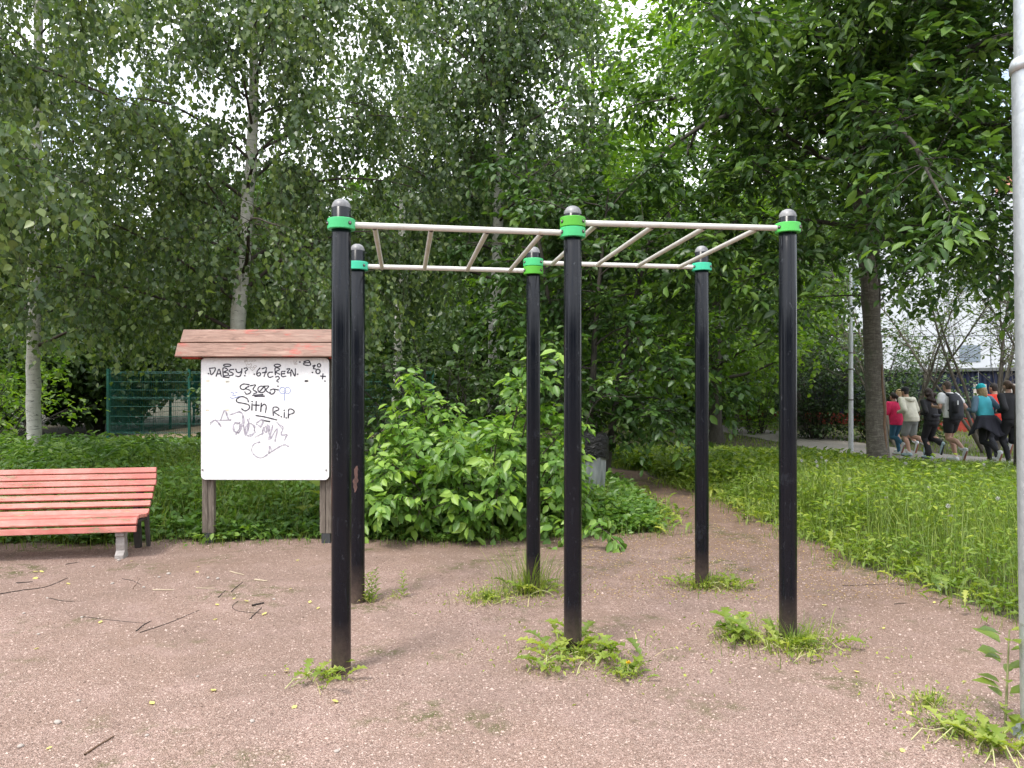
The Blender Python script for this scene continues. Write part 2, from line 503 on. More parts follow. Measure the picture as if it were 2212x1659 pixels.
# --- pale building behind the wall
M['facade'] = plain('facade', (.50, .525, .57), .6, var=.06, scale=.6)
M['facade_blue'] = plain('facade_blue', (.10, .16, .36), .5)
M['facade_orange'] = plain('facade_orange', (.55, .24, .15), .7)
M['window_glass'] = plain('window_glass', (.16, .20, .25), .15)
bld = empty('pale_building', (24, 62, -.3), R(-12), 'large pale panelled building seen through the branches behind the wall', 'building')
bbox_obj('wall', (13, 6, 8.5), (46, 12, 17), plain('facade_seam', (.22, .24, .29), .7), bld, bevel=0)
pmesh = MB(); pmesh.add(*box_vf((0, 0, 0), (2.92, .08, 2.72))); pmesh = pmesh.mesh('facade_panel'); pmesh.materials.append(M['facade'])
wmesh = MB(); wmesh.add(*box_vf((0, 0, 0), (1.5, .06, 1.3))); wmesh = wmesh.mesh('window'); wmesh.materials.append(M['window_glass'])
for i in range(15):
    for j in range(6):
        o = mobj('facade_panel', pmesh, None, bld); o.location = (-8.5 + i * 3, -.045, 1.6 + j * 2.8)
        if j in (1, 3) and i % 3 == 1:
            w = mobj('window', wmesh, None, bld); w.location = (-8.5 + i * 3, -.10, 1.6 + j * 2.8)
for i in ():
    bbox_obj('column', (-10 + i * 3, -.22, 8.5), (.16, .2, 17.2), M['facade_blue'], bld, bevel=0)
bbox_obj('upper_storey', (24, 3, 18.6), (14, 8, 3.2), M['facade_orange'], bld, bevel=0)

# --- green welded mesh fence (corner post, one run across, one run away)
M['fence_green'] = plain('fence_green', (.012, .105, .080), .45, var=.15)
def fence_run(o, x0, y0, x1, y1, npanels):
    L = math.hypot(x1 - x0, y1 - y0); a = math.atan2(y1 - y0, x1 - x0); w = L / npanels
    H = 2.03
    P, Rr = [], []
    for z in (.12, .17, .42, .65, .95, 1.18, 1.23, 1.45, 1.70, 1.95, 2.0):
        P.append([(0.03, 0, z), (w - .03, 0, z)]); Rr.append([.008] * 2)
    nv = int(w / .055)
    for i in range(nv):
        x = .03 + (w - .06) * i / (nv - 1)
        P.append([(x, .012, .06), (x, .012, H)]); Rr.append([.0042] * 2)
    Vv, q = tubes_vf(np.array(P), np.array(Rr), 4)
    # zig-zag stiffening folds
    Z = []
    for zc in (.145, 1.205, 1.975):
        n = int(w / .10); x = np.linspace(.03, w - .03, n)
        Z.append(np.column_stack([x, np.full(n, -.03), zc + .028 * (np.arange(n) % 2 * 2 - 1)]))
    Vz, qz = tubes_vf(np.array(Z), np.full((3, len(Z[0])), .006), 4)
    me = np_mesh('mesh_panel', np.vstack([Vv, Vz]), np.vstack([q, qz + len(Vv)])); me.materials.append(M['fence_green'])
    m = MB(); m.add(*box_vf((0, 0, 1.05), (.07, .07, 2.1))); pm = m.mesh('fence_post'); pm.materials.append(M['fence_green'])
    for i in range(npanels):
        p = mobj('mesh_panel', me, None, o); p.location = (x0 + math.cos(a) * w * i, y0 + math.sin(a) * w * i, 0); p.rotation_euler = (0, 0, a)
    for i in range(npanels + 1):
        p = mobj('fence_post', pm, None, o); p.location = (x0 + math.cos(a) * w * i, y0 + math.sin(a) * w * i, 0); p.rotation_euler = (0, 0, a)
f1 = empty('mesh_fence', (0, 0, 0), 0, 'green welded mesh fence running across behind the notice board', 'fence')
fence_run(f1, -12.28, 22.8, -2.4, 22.8, 4)
f2 = empty('mesh_fence', (0, 0, 0), 0, 'green welded mesh fence running away from the corner behind the bench', 'fence')
fence_run(f2, -12.34, 22.95, -12.7, 32.0, 4)
# ================================================================== VEGETATION ENGINE
def T_kite(wide=.42, fold=.10, droop=-.06):
    return np.array([[0, 0, 0], [wide, .5, fold], [1, 0, droop], [wide, -.5, fold]]), np.array([[0, 1, 2], [0, 2, 3]])
def T_ovate(fold=.09, droop=-.12):
    v = np.array([[0, 0, 0], [.22, .36, fold], [.58, .46, fold * .8], [1, 0, droop], [.58, -.46, fold * .8], [.22, -.36, fold], [.5, 0, .01]])
    return v, np.array([[0, 6, 2, 1], [6, 3, 2, 2], [0, 5, 4, 6], [6, 4, 3, 3]])
def T_ovate_tri(fold=.09, droop=-.12):
    v, _ = T_ovate(fold, droop)
    return v, np.array([[0, 6, 1], [6, 2, 1], [6, 3, 2], [0, 5, 6], [6, 5, 4], [6, 4, 3]])
def T_leaf4(fold=.09, droop=-.12):
    v = np.array([[0, 0, 0], [.24, .36, fold], [.60, .44, fold * .7], [1, 0, droop], [.60, -.44, fold * .7], [.24, -.36, fold]])
    return v, np.array([[0, 2, 1], [0, 3, 2], [0, 4, 3], [0, 5, 4]])
def T_birch(fold=.07, droop=-.10):
    v = np.array([[0, 0, 0], [.16, .40, fold], [.36, .47, fold], [1, 0, droop], [.36, -.47, fold], [.16, -.40, fold]])
    return v, np.array([[0, 2, 1], [0, 3, 2], [0, 4, 3], [0, 5, 4]])
def T_blade3(bend=.35):
    v = np.array([[0, .5, 0], [0, -.5, 0], [.55, .40, bend * .22], [.55, -.40, bend * .22], [1, 0, -bend * .3]])
    return v, np.array([[0, 1, 3], [0, 3, 2], [2, 3, 4]])
def T_blade(bend=.35):
    v = np.array([[0, .5, 0], [0, -.5, 0], [.45, .42, bend * .25], [.45, -.42, bend * .25], [.8, .22, bend * .02], [.8, -.22, bend * .02], [1, 0, -bend * .3]])
    return v, np.array([[0, 1, 3], [0, 3, 2], [2, 3, 5], [2, 5, 4], [4, 5, 6]])
def T_lobed(arch=.22):
    u = np.array([0, .2, .32, .40, .50, .57, .68, .75, .88, 1.0])
    w = np.array([.05, .07, .26, .10, .36, .13, .46, .20, .36, .03])
    z = arch * np.sin(u * 2.4) - .05 * u
    mid = np.column_stack([u, 0 * u, z]); l = np.column_stack([u - .05 * (w > .22), w, z + w * .25]); r = np.column_stack([u - .05 * (w > .22), -w, z + w * .25])
    v = np.stack([l, mid, r], 1).reshape(-1, 3); f = []
    for i in range(len(u) - 1):
        a = i * 3
        for j in (0, 1):
            f += [[a + j, a + 1 + j, a + 4 + j], [a + j, a + 4 + j, a + 3 + j]]
    return v, np.array(f)

def leaves_vf(T, pos, axis, nrm, L, W):
    tv, tf = T
    x = unit(axis); y = unit(np.cross(nrm, x)); z = np.cross(x, y)
    L = np.asarray(L)[:, None, None]; W = np.asarray(W)[:, None, None]
    V = pos[:, None] + x[:, None] * tv[None, :, :1] * L + y[:, None] * tv[None, :, 1:2] * W + z[:, None] * tv[None, :, 2:3] * L
    F = (np.arange(len(pos)) * len(tv))[:, None, None] + tf[None]
    return V.reshape(-1, 3), F.reshape(-1, tf.shape[1]), len(tv)

def leaf_obj(name, T, pos, axis, nrm, L, W, tint, mat, parent=None):
    V, F, k = leaves_vf(T, pos, axis, nrm, L, W)
    return mobj(name, np_mesh(name, V, F, {'tint': np.repeat(tint, k)}), mat, parent)

def in_view(P, mx=1.4, mz=1.2):
    """roughly inside what the camera and its neighbours see"""
    y = np.maximum(P[:, 1], .1)
    return (P[:, 1] > 1.0) & (np.abs(P[:, 0]) < .69 * y + mx) & (P[:, 2] < CAM_H + .515 * y + mz)

def grow(start, d0, L, K, bend, wob):
    """one wandering branch path: bend is added to the direction each step"""
    P = [np.array(start, float)]; d = unit(np.array(d0, float)); st = L / (K - 1)
    for i in range(K - 1):
        d = unit(d + np.array(bend) * st + rng.normal(size=3) * wob)
        P.append(P[-1] + d * st)
    return np.array(P)

def sample_path(P, u):
    K = len(P) - 1; t = np.clip(u, 0, .9999) * K; i = t.astype(int); f = (t - i)[:, None]
    return P[i] * (1 - f) + P[i + 1] * f, unit(P[i + 1] - P[i])

def clump():
    return min(2.4, math.exp(rng.normal() * .6) * .9)
class Tree:
    """trunk -> limbs -> side branches -> twigs -> leaves"""
    def __init__(s):
        s.wood = []      # (paths, radii, sides)
        s.tw_s, s.tw_d, s.tw_l = [], [], []
    def trunk(s, pts, r, n=26, sides=12):
        P = spline(pts, n); rr = np.interp(np.linspace(0, 1, n), np.linspace(0, 1, len(r)), r)
        P[:, :2] += rng.normal(size=(n, 2)) * .006
        rr = rr * (1 + rng.normal(size=n) * .025); zr = np.clip(P[:, 2] - P[0, 2], 0, None); rr = rr * (1 + .55 * np.exp(-zr / .16) * (P[0, 2] < .5)); s.wood.append((P[None], rr[None], sides)); return P, rr
    def limb(s, start, d, L, r0, bend=(0, 0, -.1), wob=.08, sub=3.0, sub_len=(.5, 1.0), sub_bend=(0, 0, -.25), twigs=6, tw_len=(.3, .6), tw_dir=(0, 0, 0), sub_lo=.2, spread=.9):
        K = 9; P = grow(start, d, L, K, bend, wob)
        s.wood.append((P[None], np.linspace(r0, .006, K)[None], 6))
        n = max(2, int(sub * L)); u = sub_lo + (1 - sub_lo) * rng.random(n)
        B, D = sample_path(P, u)
        SP, SR = [], []
        for b, dd, uu in zip(B, D, u):
            sd_ = unit(dd * .7 + rng.normal(size=3) * spread * np.array([1, 1, .6]))
            l = rng.uniform(*sub_len) * (1.15 - .5 * uu)
            p = grow(b, sd_, l, 5, sub_bend, .12); SP.append(p); SR.append(np.linspace(max(.004, r0 * .28 * (1.1 - uu)), .003, 5))
            k = max(2, int(twigs * l * clump() + rng.random())); tu = .15 + .85 * rng.random(k); tb, td = sample_path(p, tu)
            s.twig(tb, unit(td * .8 + rng.normal(size=(k, 3)) * .7 + np.array(tw_dir)), rng.uniform(*tw_len, size=k))
        s.wood.append((np.array(SP), np.array(SR), 4))
        k = max(2, int(2 * twigs * .3)); tb, td = sample_path(P, 1 - .12 * rng.random(k))
        s.twig(tb, unit(td + rng.normal(size=(k, 3)) * .5), rng.uniform(*tw_len, size=k))
        return P
    def twig(s, b, d, l):
        s.tw_s.append(b); s.tw_d.append(d); s.tw_l.append(l)
    def finish(s, root, *a, **k):
        return s.finish_(root, *a, **k)
    def finish_(s, root, T, leaf_mat_, bark, leaf=(.05, .045), spacing=.035, hang=.6, mode='hang', twig_geo=.5, thin=1.0, keep_out=.12, tint0=.45, tint_v=.22, skip=None, crown='crown', twig_mat=None, patch=.9, limb_mat=None, clear=None, face=None, leaf_g=.18, outer=0, prune=True):
        o = s.origin = np.array(root.location)
        if skip is not None and prune:      # no bare side branches where the foliage is kept away
            wood = []
            for P, r, S in s.wood:
                if S < 8:
                    kw_ = ~skip(P[:, -1]); P, r = P[kw_], r[kw_]
                if len(P): wood.append((P, r, S))
            s.wood = wood
        ts, td, tl = np.concatenate(s.tw_s), np.concatenate(s.tw_d), np.concatenate(s.tw_l)
        k = rng.random(len(ts)) < thin
        vis = in_view(ts); k &= vis | (rng.random(len(ts)) < keep_out)
        if skip is not None: k &= ~skip(ts)
        if clear is not None:      # bare stem: no foliage hangs close before the trunk
            tx = np.interp(ts[:, 2], clear[0][:, 2], clear[0][:, 0]); ty = np.interp(ts[:, 2], clear[0][:, 2], clear[0][:, 1])
            k &= ~((np.abs(ts[:, 0] - tx * ts[:, 1] / ty) < clear[1]) & (ts[:, 1] < ty + .2) & (ts[:, 2] < clear[2]) & (rng.random(len(ts)) < clear[3]))
        ts, td, tl = ts[k], td[k], tl[k]
        g = np.array([0, 0, -1.0])
        # leaves
        cnt = np.maximum(2, (tl / spacing).astype(int)); rep = np.repeat(np.arange(len(ts)), cnt)
        off = np.arange(len(rep)) - np.repeat(np.cumsum(cnt) - cnt, cnt)
        u = (off + .6) / cnt[rep]; u = u + rng.normal(size=len(u)) * .02
        pos = ts[rep] + td[rep] * (tl[rep] * u)[:, None] + g * (hang * tl[rep] * u * u)[:, None]
        tang = unit(td[rep] + 2 * hang * u[:, None] * g)
        n = len(pos)
        if mode == 'hang':
            ax = unit(g * .9 + rng.normal(size=(n, 3)) * .55 + tang * .3); nr = unit(rng.normal(size=(n, 3)) + np.array([0, -.2, .35]))
        else:
            side = unit(np.cross(tang, np.array([0, 0, 1.0]))) * np.where(off % 2 == 0, 1, -1)[:, None]
            ax = unit(tang * .65 + side * .8 + rng.normal(size=(n, 3)) * .28 + g * leaf_g); nr = np.array([0, 0, 1.0]) + rng.normal(size=(n, 3)) * .42
            if face is not None: nr = nr + unit((pos - np.array(face)) * np.array([1, 1, .3])) * .55      # leaves turn outwards to the light
            nr = unit(nr)
        pos = pos + rng.normal(size=(n, 3)) * .012
        sz = np.clip(rng.normal(1, .24, n), .4, 1.6) * (.75 + .5 * np.sin(np.clip(u, 0, 1) * 2.2))
        # colour of a leaf varies by shoot
        shoot = rng.normal(size=len(ts)) * tint_v * patch
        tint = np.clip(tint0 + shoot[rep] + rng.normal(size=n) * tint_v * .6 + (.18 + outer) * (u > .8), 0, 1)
        s.nleaves = n
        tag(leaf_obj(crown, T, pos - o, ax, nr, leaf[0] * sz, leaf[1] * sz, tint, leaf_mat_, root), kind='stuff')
        print(root.name, 'leaves', n)
        # wood
        Vs, Fs, c = [], [], 0
        for P, r, S in s.wood:
            if S < 8: continue
            V, q = tubes_vf(P, r, S); Vs.append(V); Fs.append(q + c); c += len(V)
        if Vs: mobj('trunk', np_mesh('trunk', np.concatenate(Vs) - o, np.concatenate(Fs)), bark, root, smooth=True)
        Vs, Fs, c = [], [], 0
        for P, r, S in s.wood:
            if S >= 8: continue
            V, q = tubes_vf(P, r, S); Vs.append(V); Fs.append(q + c); c += len(V)
        mobj('branches', np_mesh('branches', np.concatenate(Vs) - o, np.concatenate(Fs)), limb_mat or bark, root, smooth=True)['kind'] = 'stuff'
        if twig_geo:
            kk = rng.random(len(ts)) < twig_geo; ts, td, tl = ts[kk], td[kk], tl[kk]
            tt = np.array([0, 1.0])[None, :, None]
            P = ts[:, None] + td[:, None] * tl[:, None, None] * tt + g * hang * tl[:, None, None] * tt ** 2
            V, q = tubes_vf(P, np.broadcast_to(np.array([.003, .0012]), (len(ts), 2)), 3)
            tag(mobj('twigs', np_mesh('twigs', V - o, q), twig_mat or M['twig'], root), kind='stuff')
        return root

def tree_limbs(t, P, rr, n, lo, hi, L, el, r=.4, skip_az=None, az0=0, **kw):
    """n limbs spread over the trunk path P between fractions lo..hi; L(u), el(u) give length and rise"""
    for i in range(n):
        u = lo + (hi - lo) * (i + rng.random() * .8) / n
        b, _ = sample_path(P, np.array([u])); az = az0 + i * 2.39996 + rng.normal() * .3
        e = el(u) + rng.normal() * .12
        d = (math.cos(az) * math.cos(e), math.sin(az) * math.cos(e), math.sin(e))
        rb = np.interp(u, np.linspace(0, 1, len(rr)), rr) * r
        t.limb(b[0], d, L(u) * rng.uniform(.75, 1.2), max(.012, rb), **kw)

KITE = T_kite(.38, .10, -.08); KITE2 = T_kite(.45, .12, -.10); OV = T_ovate_tri(); OV4 = T_leaf4(); BIRCH = T_birch(); BLADE = T_blade(); BLADE3 = T_blade3(); LOBED = T_lobed()
# ================================================================== TREES
def birch(px, base, pts, r, label, n_limbs=26, L0=2.6, lo=.18, dens=15, bare=0, T=KITE, **kw):
    root = empty('birch_tree', base, 0, label, 'tree', 'birches behind the court')
    t = Tree(); P, rr = t.trunk(pts, r)
    tree_limbs(t, P, rr, n_limbs, lo, .99, lambda u: L0 * (1.05 - .55 * u), lambda u: R(18) + u * R(35), r=.30, az0=px,
               bend=(0, 0, -.26), wob=.10, sub=4.6, sub_len=(.5, 1.2), sub_bend=(0, 0, -.7), twigs=dens, tw_len=(.3, .8), tw_dir=(0, 0, -.5), sub_lo=.15)
    fin = dict(leaf=(.066, .054), spacing=.050, hang=.75, mode='hang', limb_mat=M['twig'], twig_geo=.25, skip=lambda p: p[:, 2] < 2.75)
    if bare: fin['clear'] = (P, .46, bare, .78)
    fin.update(kw)
    t.finish(root, T, M['birch_leaf'], M['birch_bark'], **fin)
    return root, t

# overhanging birch that stands just outside the picture on the bench side
birch(.3, (-7.6, 7.6, 0), [(-7.6, 7.6, -.05), (-7.5, 7.7, 3), (-7.3, 7.7, 6), (-7.1, 7.6, 10.5)], [.17, .14, .11, .03],
      'birch by the bench whose hanging branches fill the upper left corner', 50, 4.6, lo=.20, tint0=.58, keep_out=.03, T=BIRCH, dens=22, leaf=(.060, .050), spacing=.044, skip=lambda p: (p[:, 2] < 3.0) | (p[:, 0] > -.42 * p[:, 1] - .45))
# slim birch behind the bench
birch(1.1, (-8.35, 13.1, 0), [(-8.35, 13.1, -.05), (-8.36, 13.1, 2), (-8.34, 13.1, 4), (-8.2, 13.0, 8), (-8.1, 13.0, 12)], [.125, .108, .095, .07, .02],
      'slim white birch standing behind the red bench', 36, 3.4, lo=.24, dens=18, bare=5)
# birch behind the notice board
b2 = [AT(487, 1060, 11.6), AT(500, 900, 11.6), AT(514, 700, 11.6), AT(530, 500, 11.55), AT(547, 250, 11.5), AT(548, 0, 11.5), AT(560, -260, 11.5)]
birch(2.0, (b2[0][0], 11.6, 0), b2, [.145, .125, .118, .10, .075, .06, .02], 'white birch rising behind the notice board', 42, 3.5, lo=.26, tint0=.54, dens=19, bare=6.0)
# birch in the middle with a forked top
b3 = [AT(1066, 1000, 14), AT(1066, 780, 14), AT(1072, 600, 14), AT(1076, 450, 14), AT(1080, 330, 14), AT(1086, 200, 14), AT(1078, 20, 14), AT(1075, -200, 14)]
root3 = empty('birch_tree', (b3[0][0], 14, 0), 0, 'birch with forked top rising behind the middle of the monkey bars', 'tree', 'birches behind the court')
t3 = Tree(); P3, r3 = t3.trunk(b3, [.12, .11, .10, .092, .085, .07, .045, .02])
tree_limbs(t3, P3, r3, 42, .26, .99, lambda u: 2.9 * (1.05 - .5 * u), lambda u: R(15) + u * R(35), r=.32, az0=.7,
           bend=(0, 0, -.26), wob=.10, sub=4.6, sub_len=(.5, 1.1), sub_bend=(0, 0, -.6), twigs=18, tw_len=(.3, .7), tw_dir=(0, 0, -.4), sub_lo=.15)
fk = np.array([AT(1086, 200, 14), AT(1105, 120, 14), AT(1128, 40, 14), AT(1150, -60, 14)])
Pf, rf = t3.trunk(fk, [.06, .055, .045, .02], n=10, sides=8)
tree_limbs(t3, Pf, rf, 6, .3, .95, lambda u: 1.7, lambda u: R(30), r=.4, bend=(0, 0, -.3), sub=4, sub_len=(.5, 1.0), sub_bend=(0, 0, -.6), twigs=14, tw_len=(.3, .7))
t3.finish(root3, KITE, M['birch_leaf'], M['birch_bark'], leaf=(.072, .060), spacing=.052, hang=.7, mode='hang', tint0=.38, limb_mat=M['twig'], twig_geo=.25, clear=(P3, .26, 7, .7))
# two more birches further back in the row
for i, (x, y, h, lab) in enumerate(((-2.9, 18.5, 11, 'thin birch far behind, left of the middle post'), (-14.2, 19, 12, 'birch at the far left edge beyond the bench'))):
    birch(i * 1.7, (x, y, 0), [(x, y, -.05), (x + .1, y, 3), (x + .2, y, 7), (x + .1, y, h)], [.12, .10, .07, .02], lab, 26, 3.2, lo=.2, leaf=(.10, .085), spacing=.08, twig_geo=0, dens=9)

# ---- bird cherry on the right, limbs reaching over the court
cb = (6.28, 12.8)
root = empty('cherry_tree', (*cb, float(hgt(*cb))), 0, 'dark-barked bird cherry leaning over the lawn beside the joggers', 'tree')
t = Tree()
ct = [AT(1897, 1062, 12.8), AT(1893, 900, 12.8), AT(1885, 740, 12.8), AT(1876, 600, 12.7), AT(1860, 420, 12.6), AT(1850, 270, 12.5), AT(1838, 120, 12.4), AT(1830, -120, 12.4)]
P, rr = t.trunk(ct, [.195, .162, .144, .134, .128, .112, .09, .04], sides=18, n=40)
rr_ = rr
kw = dict(bend=(0, 0, -.12), wob=.09, sub=4.6, sub_len=(.7, 1.5), sub_bend=(0, 0, -.22), twigs=9.5, tw_len=(.25, .6))
tree_limbs(t, P, rr, 24, .48, .99, lambda u: 3.9 - 1.2 * u, lambda u: R(14) + (u - .45) * R(50), r=.36, az0=.4, **kw)
# the big limb that runs left, and those that come forward over the lawn
s0 = np.array(AT(1848, 200, 12.5))
for d, L, r0 in (((-1, -.35, .10), 4.4, .10), ((-.75, -.9, .32), 5.2, .09), ((-.1, -1, .28), 5.6, .09), ((.5, -.9, .25), 5.0, .08), ((-.45, -1, .10), 5.8, .09),
                 ((.15, -1, .05), 4.6, .07), ((-.9, .2, .3), 4.2, .08), ((.9, -.3, .2), 4.4, .08), ((.8, -.8, .05), 4.2, .07), ((-.25, -1, .42), 6.0, .08), ((-.6, -.95, .48), 6.2, .08), ((.35, -1, .45), 5.8, .08)):
    t.limb(s0 + np.array([0, 0, rng.uniform(-.7, .8)]), d, L, r0, **kw)
# low sprays hanging beside the trunk
for px, py, Y, d, L in ((1760, 560, 11.2, (-.6, -.6, -.1), 2.0), (1700, 640, 11.0, (-.7, -.4, -.2), 1.8), (1950, 545, 11.4, (.6, -.5, .0), 2.0), (2060, 500, 11.2, (.8, -.4, .0), 2.2), (2130, 460, 11.6, (.7, -.2, .0), 2.0), (2000, 480, 11.9, (.5, .3, .05), 2.2), (1720, 470, 11.4, (-.4, -.5, .0), 2.2), (1830, 520, 10.8, (0, -.8, -.2), 1.8), (1650, 520, 11.2, (-.6, -.4, -.2), 1.8)):
    t.limb(AT(px, py - 60, Y + .6), d, L, .02, **kw)
t.finish(root, OV4, M['cherry_leaf'], M['cherry_bark'], limb_mat=M['dark_bark'], twig_geo=.3, leaf=(.128, .062), spacing=.060, outer=.14, hang=.25, mode='flat', tint0=.5, tint_v=.24, keep_out=.10)
CHERRY = root

# peeled strip on the trunk
M['peeled'] = plain('peeled', (.16, .095, .062), .85, var=.35, scale=12, bump=.6)
zz = np.linspace(.25, 1.95, 14); cxp = np.interp(zz, P[:, 2], P[:, 0]); rp = np.interp(zz, P[:, 2], rr_)
pp = np.column_stack([cxp + rp * .42 + .012 * np.sin(zz * 7), np.full(14, 12.8) - rp * .90, zz]) - np.array(root.location)
V, q = tubes_vf(pp, .022 * np.sin(np.linspace(.25, 3.0, 14)) * rng.uniform(.6, 1.3, 14) + .004, 7); mobj('peeled_strip', np_mesh('peeled_strip', V, q), M['peeled'], root, True)
# ---- bird cherry thicket between bush and footpath, over the bin
root = empty('shrub_tree', (1.15, 11.6, 0), 0, 'dark leafy shrub tree drooping over the litter bin beside the footpath', 'tree')
t = Tree()
for (dx, dy, h, lx, ly) in ((0, 0, 4.6, .3, -.3), (-.25, .2, 5.2, -.7, .1), (.3, .25, 4.4, .9, .4)):
    P, rr = t.trunk([(1.15 + dx, 11.6 + dy, -.05), (1.15 + dx + lx * .4, 11.6 + dy + ly * .3, h * .5), (1.15 + dx + lx, 11.6 + dy + ly, h)], [.06, .045, .012], n=14, sides=8)
    tree_limbs(t, P, rr, 15, .16, .98, lambda u: 1.75 - .5 * u, lambda u: R(12) + u * R(28), r=.45, az0=dx * 9, bend=(0, 0, -.45), wob=.09, sub=4.8, sub_len=(.4, .9), sub_bend=(0, 0, -.5), twigs=10, tw_len=(.22, .5))
t.finish(root, OV4, M['cherry_leaf'], M['dark_bark'], leaf=(.102, .064), spacing=.055, hang=.35, mode='flat', tint0=.42, tint_v=.2, twig_geo=.3,
         skip=lambda p: (p[:, 1] < 10.6) & (p[:, 2] < 1.5))

# ---- the bright bird-cherry bush at the edge of the gravel
root = empty('bush', (-.35, 8.45, 0), 0, 'rounded bright green bush at the edge of the gravel', 'bush')
t = Tree()
for i in range(74):
    a = rng.random() * 6.283; q_ = math.sqrt(rng.random())
    bx, by = -.28 + .50 * q_ * math.cos(a), 8.5 + .35 * q_ * math.sin(a)
    lean = q_ * 1.6; az = a + rng.normal() * .25
    d = np.array([math.cos(az) * lean, math.sin(az) * lean * .85, 1.0])
    L = (1.98 - .42 * q_) * rng.uniform(.62, 1.06) * (1.0 + .10 * math.cos(a - .6))
    t.limb((bx, by, .02), d, L, .014, bend=(0, 0, -.30), wob=.10, sub=8, sub_len=(.22, .55), sub_bend=(0, 0, .05), twigs=10, tw_len=(.14, .30), sub_lo=.08, spread=1.0)
t.finish(root, OV4, M['bush_leaf'], M['twig'], face=(-.35, 9.0, .5), leaf_g=.55, leaf=(.094, .054), spacing=.040, hang=.12, mode='flat', tint0=.52, tint_v=.26, twig_mat=M['twig'],
         skip=lambda p: ((p[:, 1] < 7.35) & (p[:, 2] > .5)) | (p[:, 1] < 7.25) | (p[:, 0] > .95 - .1 * p[:, 2]) | (p[:, 0] > .66) & (p[:, 2] > .30) | (p[:, 0] < -1.68 + .3 * p[:, 2]))

# ---- limes behind: dark trunk behind the far right post, and its neighbours
def broad(name, x, y, h, r, label, leafmat, n=24, L0=3.4, lo=.25, leaf=(.13, .11), sp=.10, rise=12, group=None, tint0=.5, seed_az=0, thin=1, bark='dark_bark', lean=(0, 0), keep=.12):
    z = float(hgt(x, y)); root = empty(name, (x, y, z), 0, label, 'tree', group)
    t = Tree(); P, rr = t.trunk([(x, y, z - .05), (x + lean[0] * .3, y + lean[1] * .3, h * .35), (x + lean[0], y + lean[1], h)], [r, r * .75, r * .15], n=20, sides=10)
    tree_limbs(t, P, rr, n, lo, .99, lambda u: L0 * (1.1 - .6 * u), lambda u: R(rise) + u * R(35), r=.38, az0=seed_az,
               bend=(0, 0, -.14), wob=.1, sub=3.2, sub_len=(.7, 1.5), sub_bend=(0, 0, -.22), twigs=7.5, tw_len=(.4, .8))
    t.finish(root, KITE2, M[leafmat], M[bark], leaf=leaf, spacing=sp, hang=.3, mode='flat', twig_geo=0, tint0=tint0, thin=thin, keep_out=keep)
    return root
broad('lime_tree', 6.3, 23.2, 16, .19, 'dark-trunked tree standing behind the far right post', 'lime_leaf', 38, 4.6, .18, tint0=.5)
broad('lime_tree', 5.15, 24.6, 15.5, .10, 'slim dark tree left of the far right post', 'lime_leaf', 32, 3.8, .18, tint0=.55, seed_az=1)
broad('lime_tree', 2.2, 20.5, 13.0, .14, 'tree with yellow-green crown behind the forked birch', 'lime_leaf', 34, 4.0, .14, tint0=.5, seed_az=2)
broad('lime_tree', -6.8, 25.5, 9.5, .15, 'round-crowned tree inside the mesh fence', 'dark_leaf', 26, 3.6, .18, tint0=.7, seed_az=3)
broad('maple_tree', -13.4, 17.5, 7.5, .10, 'low bright maple at the left edge beyond the slim birch', 'lime_leaf', 24, 2.6, .14, leaf=(.11, .10), sp=.09, tint0=.7, seed_az=.5)
broad('maple_tree', 11.9, 31, 12, .22, 'leafy tree behind the bird cherry near the wall', 'dark_leaf', 28, 4.2, .20, tint0=.75, seed_az=1.5)
broad('maple_tree', 10.6, 36.5, 13, .42, 'thick-trunked old tree beside the far end of the path', 'dark_leaf', 26, 4.4, .26, tint0=.6, seed_az=2.5)

broad('maple_tree', 7.95, 16.3, 11, .075, 'dark tree standing right behind the cherry trunk', 'dark_leaf', 30, 3.4, .44, leaf=(.12, .09), sp=.085, tint0=.7, seed_az=.9)
# ---- shrubs: hedge beside the path, undergrowth at the left
def shrub(name, x, y, w, h, label, leafmat, n=26, leaf=(.10, .075), sp=.075, tint0=.5, group=None, low=True):
    z = float(hgt(x, y)); root = empty(name, (x, y, z), 0, label, 'shrub', group); t = Tree()
    for i in range(n):
        a = i * 2.4 + rng.random(); q_ = math.sqrt((i + .5) / n)
        d = np.array([math.cos(a) * q_ * w / h * 1.1, math.sin(a) * q_ * w / h * 1.1, 1.0]); L = h * rng.uniform(.75, 1.1) * math.sqrt(1 + .4 * q_)
        t.limb((x + .3 * q_ * math.cos(a), y + .3 * q_ * math.sin(a), z), d, L, .016, bend=(0, 0, -.16 * 2 / h), wob=.09, sub=3.2, sub_len=(.35, .8), sub_bend=(0, 0, -.3), twigs=5, tw_len=(.25, .5), sub_lo=.06)
    t.finish(root, KITE2, M[leafmat], M['dark_bark'], leaf=leaf, spacing=sp, hang=.3, mode='flat', twig_geo=0, tint0=tint0)
shrub('hedge_shrub', 10.6, 26.2, 1.7, 3.4, 'dark dense shrub between the slim lamp post and the near right post', 'dark_leaf', 34, tint0=.35, group='dark shrubs along the path')
shrub('hedge_shrub', 12.2, 25.2, 1.7, 3.2, 'dark dense shrub behind the slim lamp post', 'dark_leaf', 32, tint0=.35, group='dark shrubs along the path')
shrub('hedge_shrub', 13.1, 24.2, .9, 1.9, 'dark shrub showing right of the cherry trunk behind the joggers', 'dark_leaf', 26, tint0=.55, group='dark shrubs along the path')
shrub('hedge_shrub', 9.4, 28.8, 1.5, 3.6, 'light green shrub left of the near right post beside the path', 'lime_leaf', 26, tint0=.5, group='dark shrubs along the path')
shrub('undergrowth_shrub', -10.2, 14.4, 1.1, 1.7, 'bright ferny shrub right of the slim birch', 'lime_leaf', 18, leaf=(.10, .05), tint0=.6)
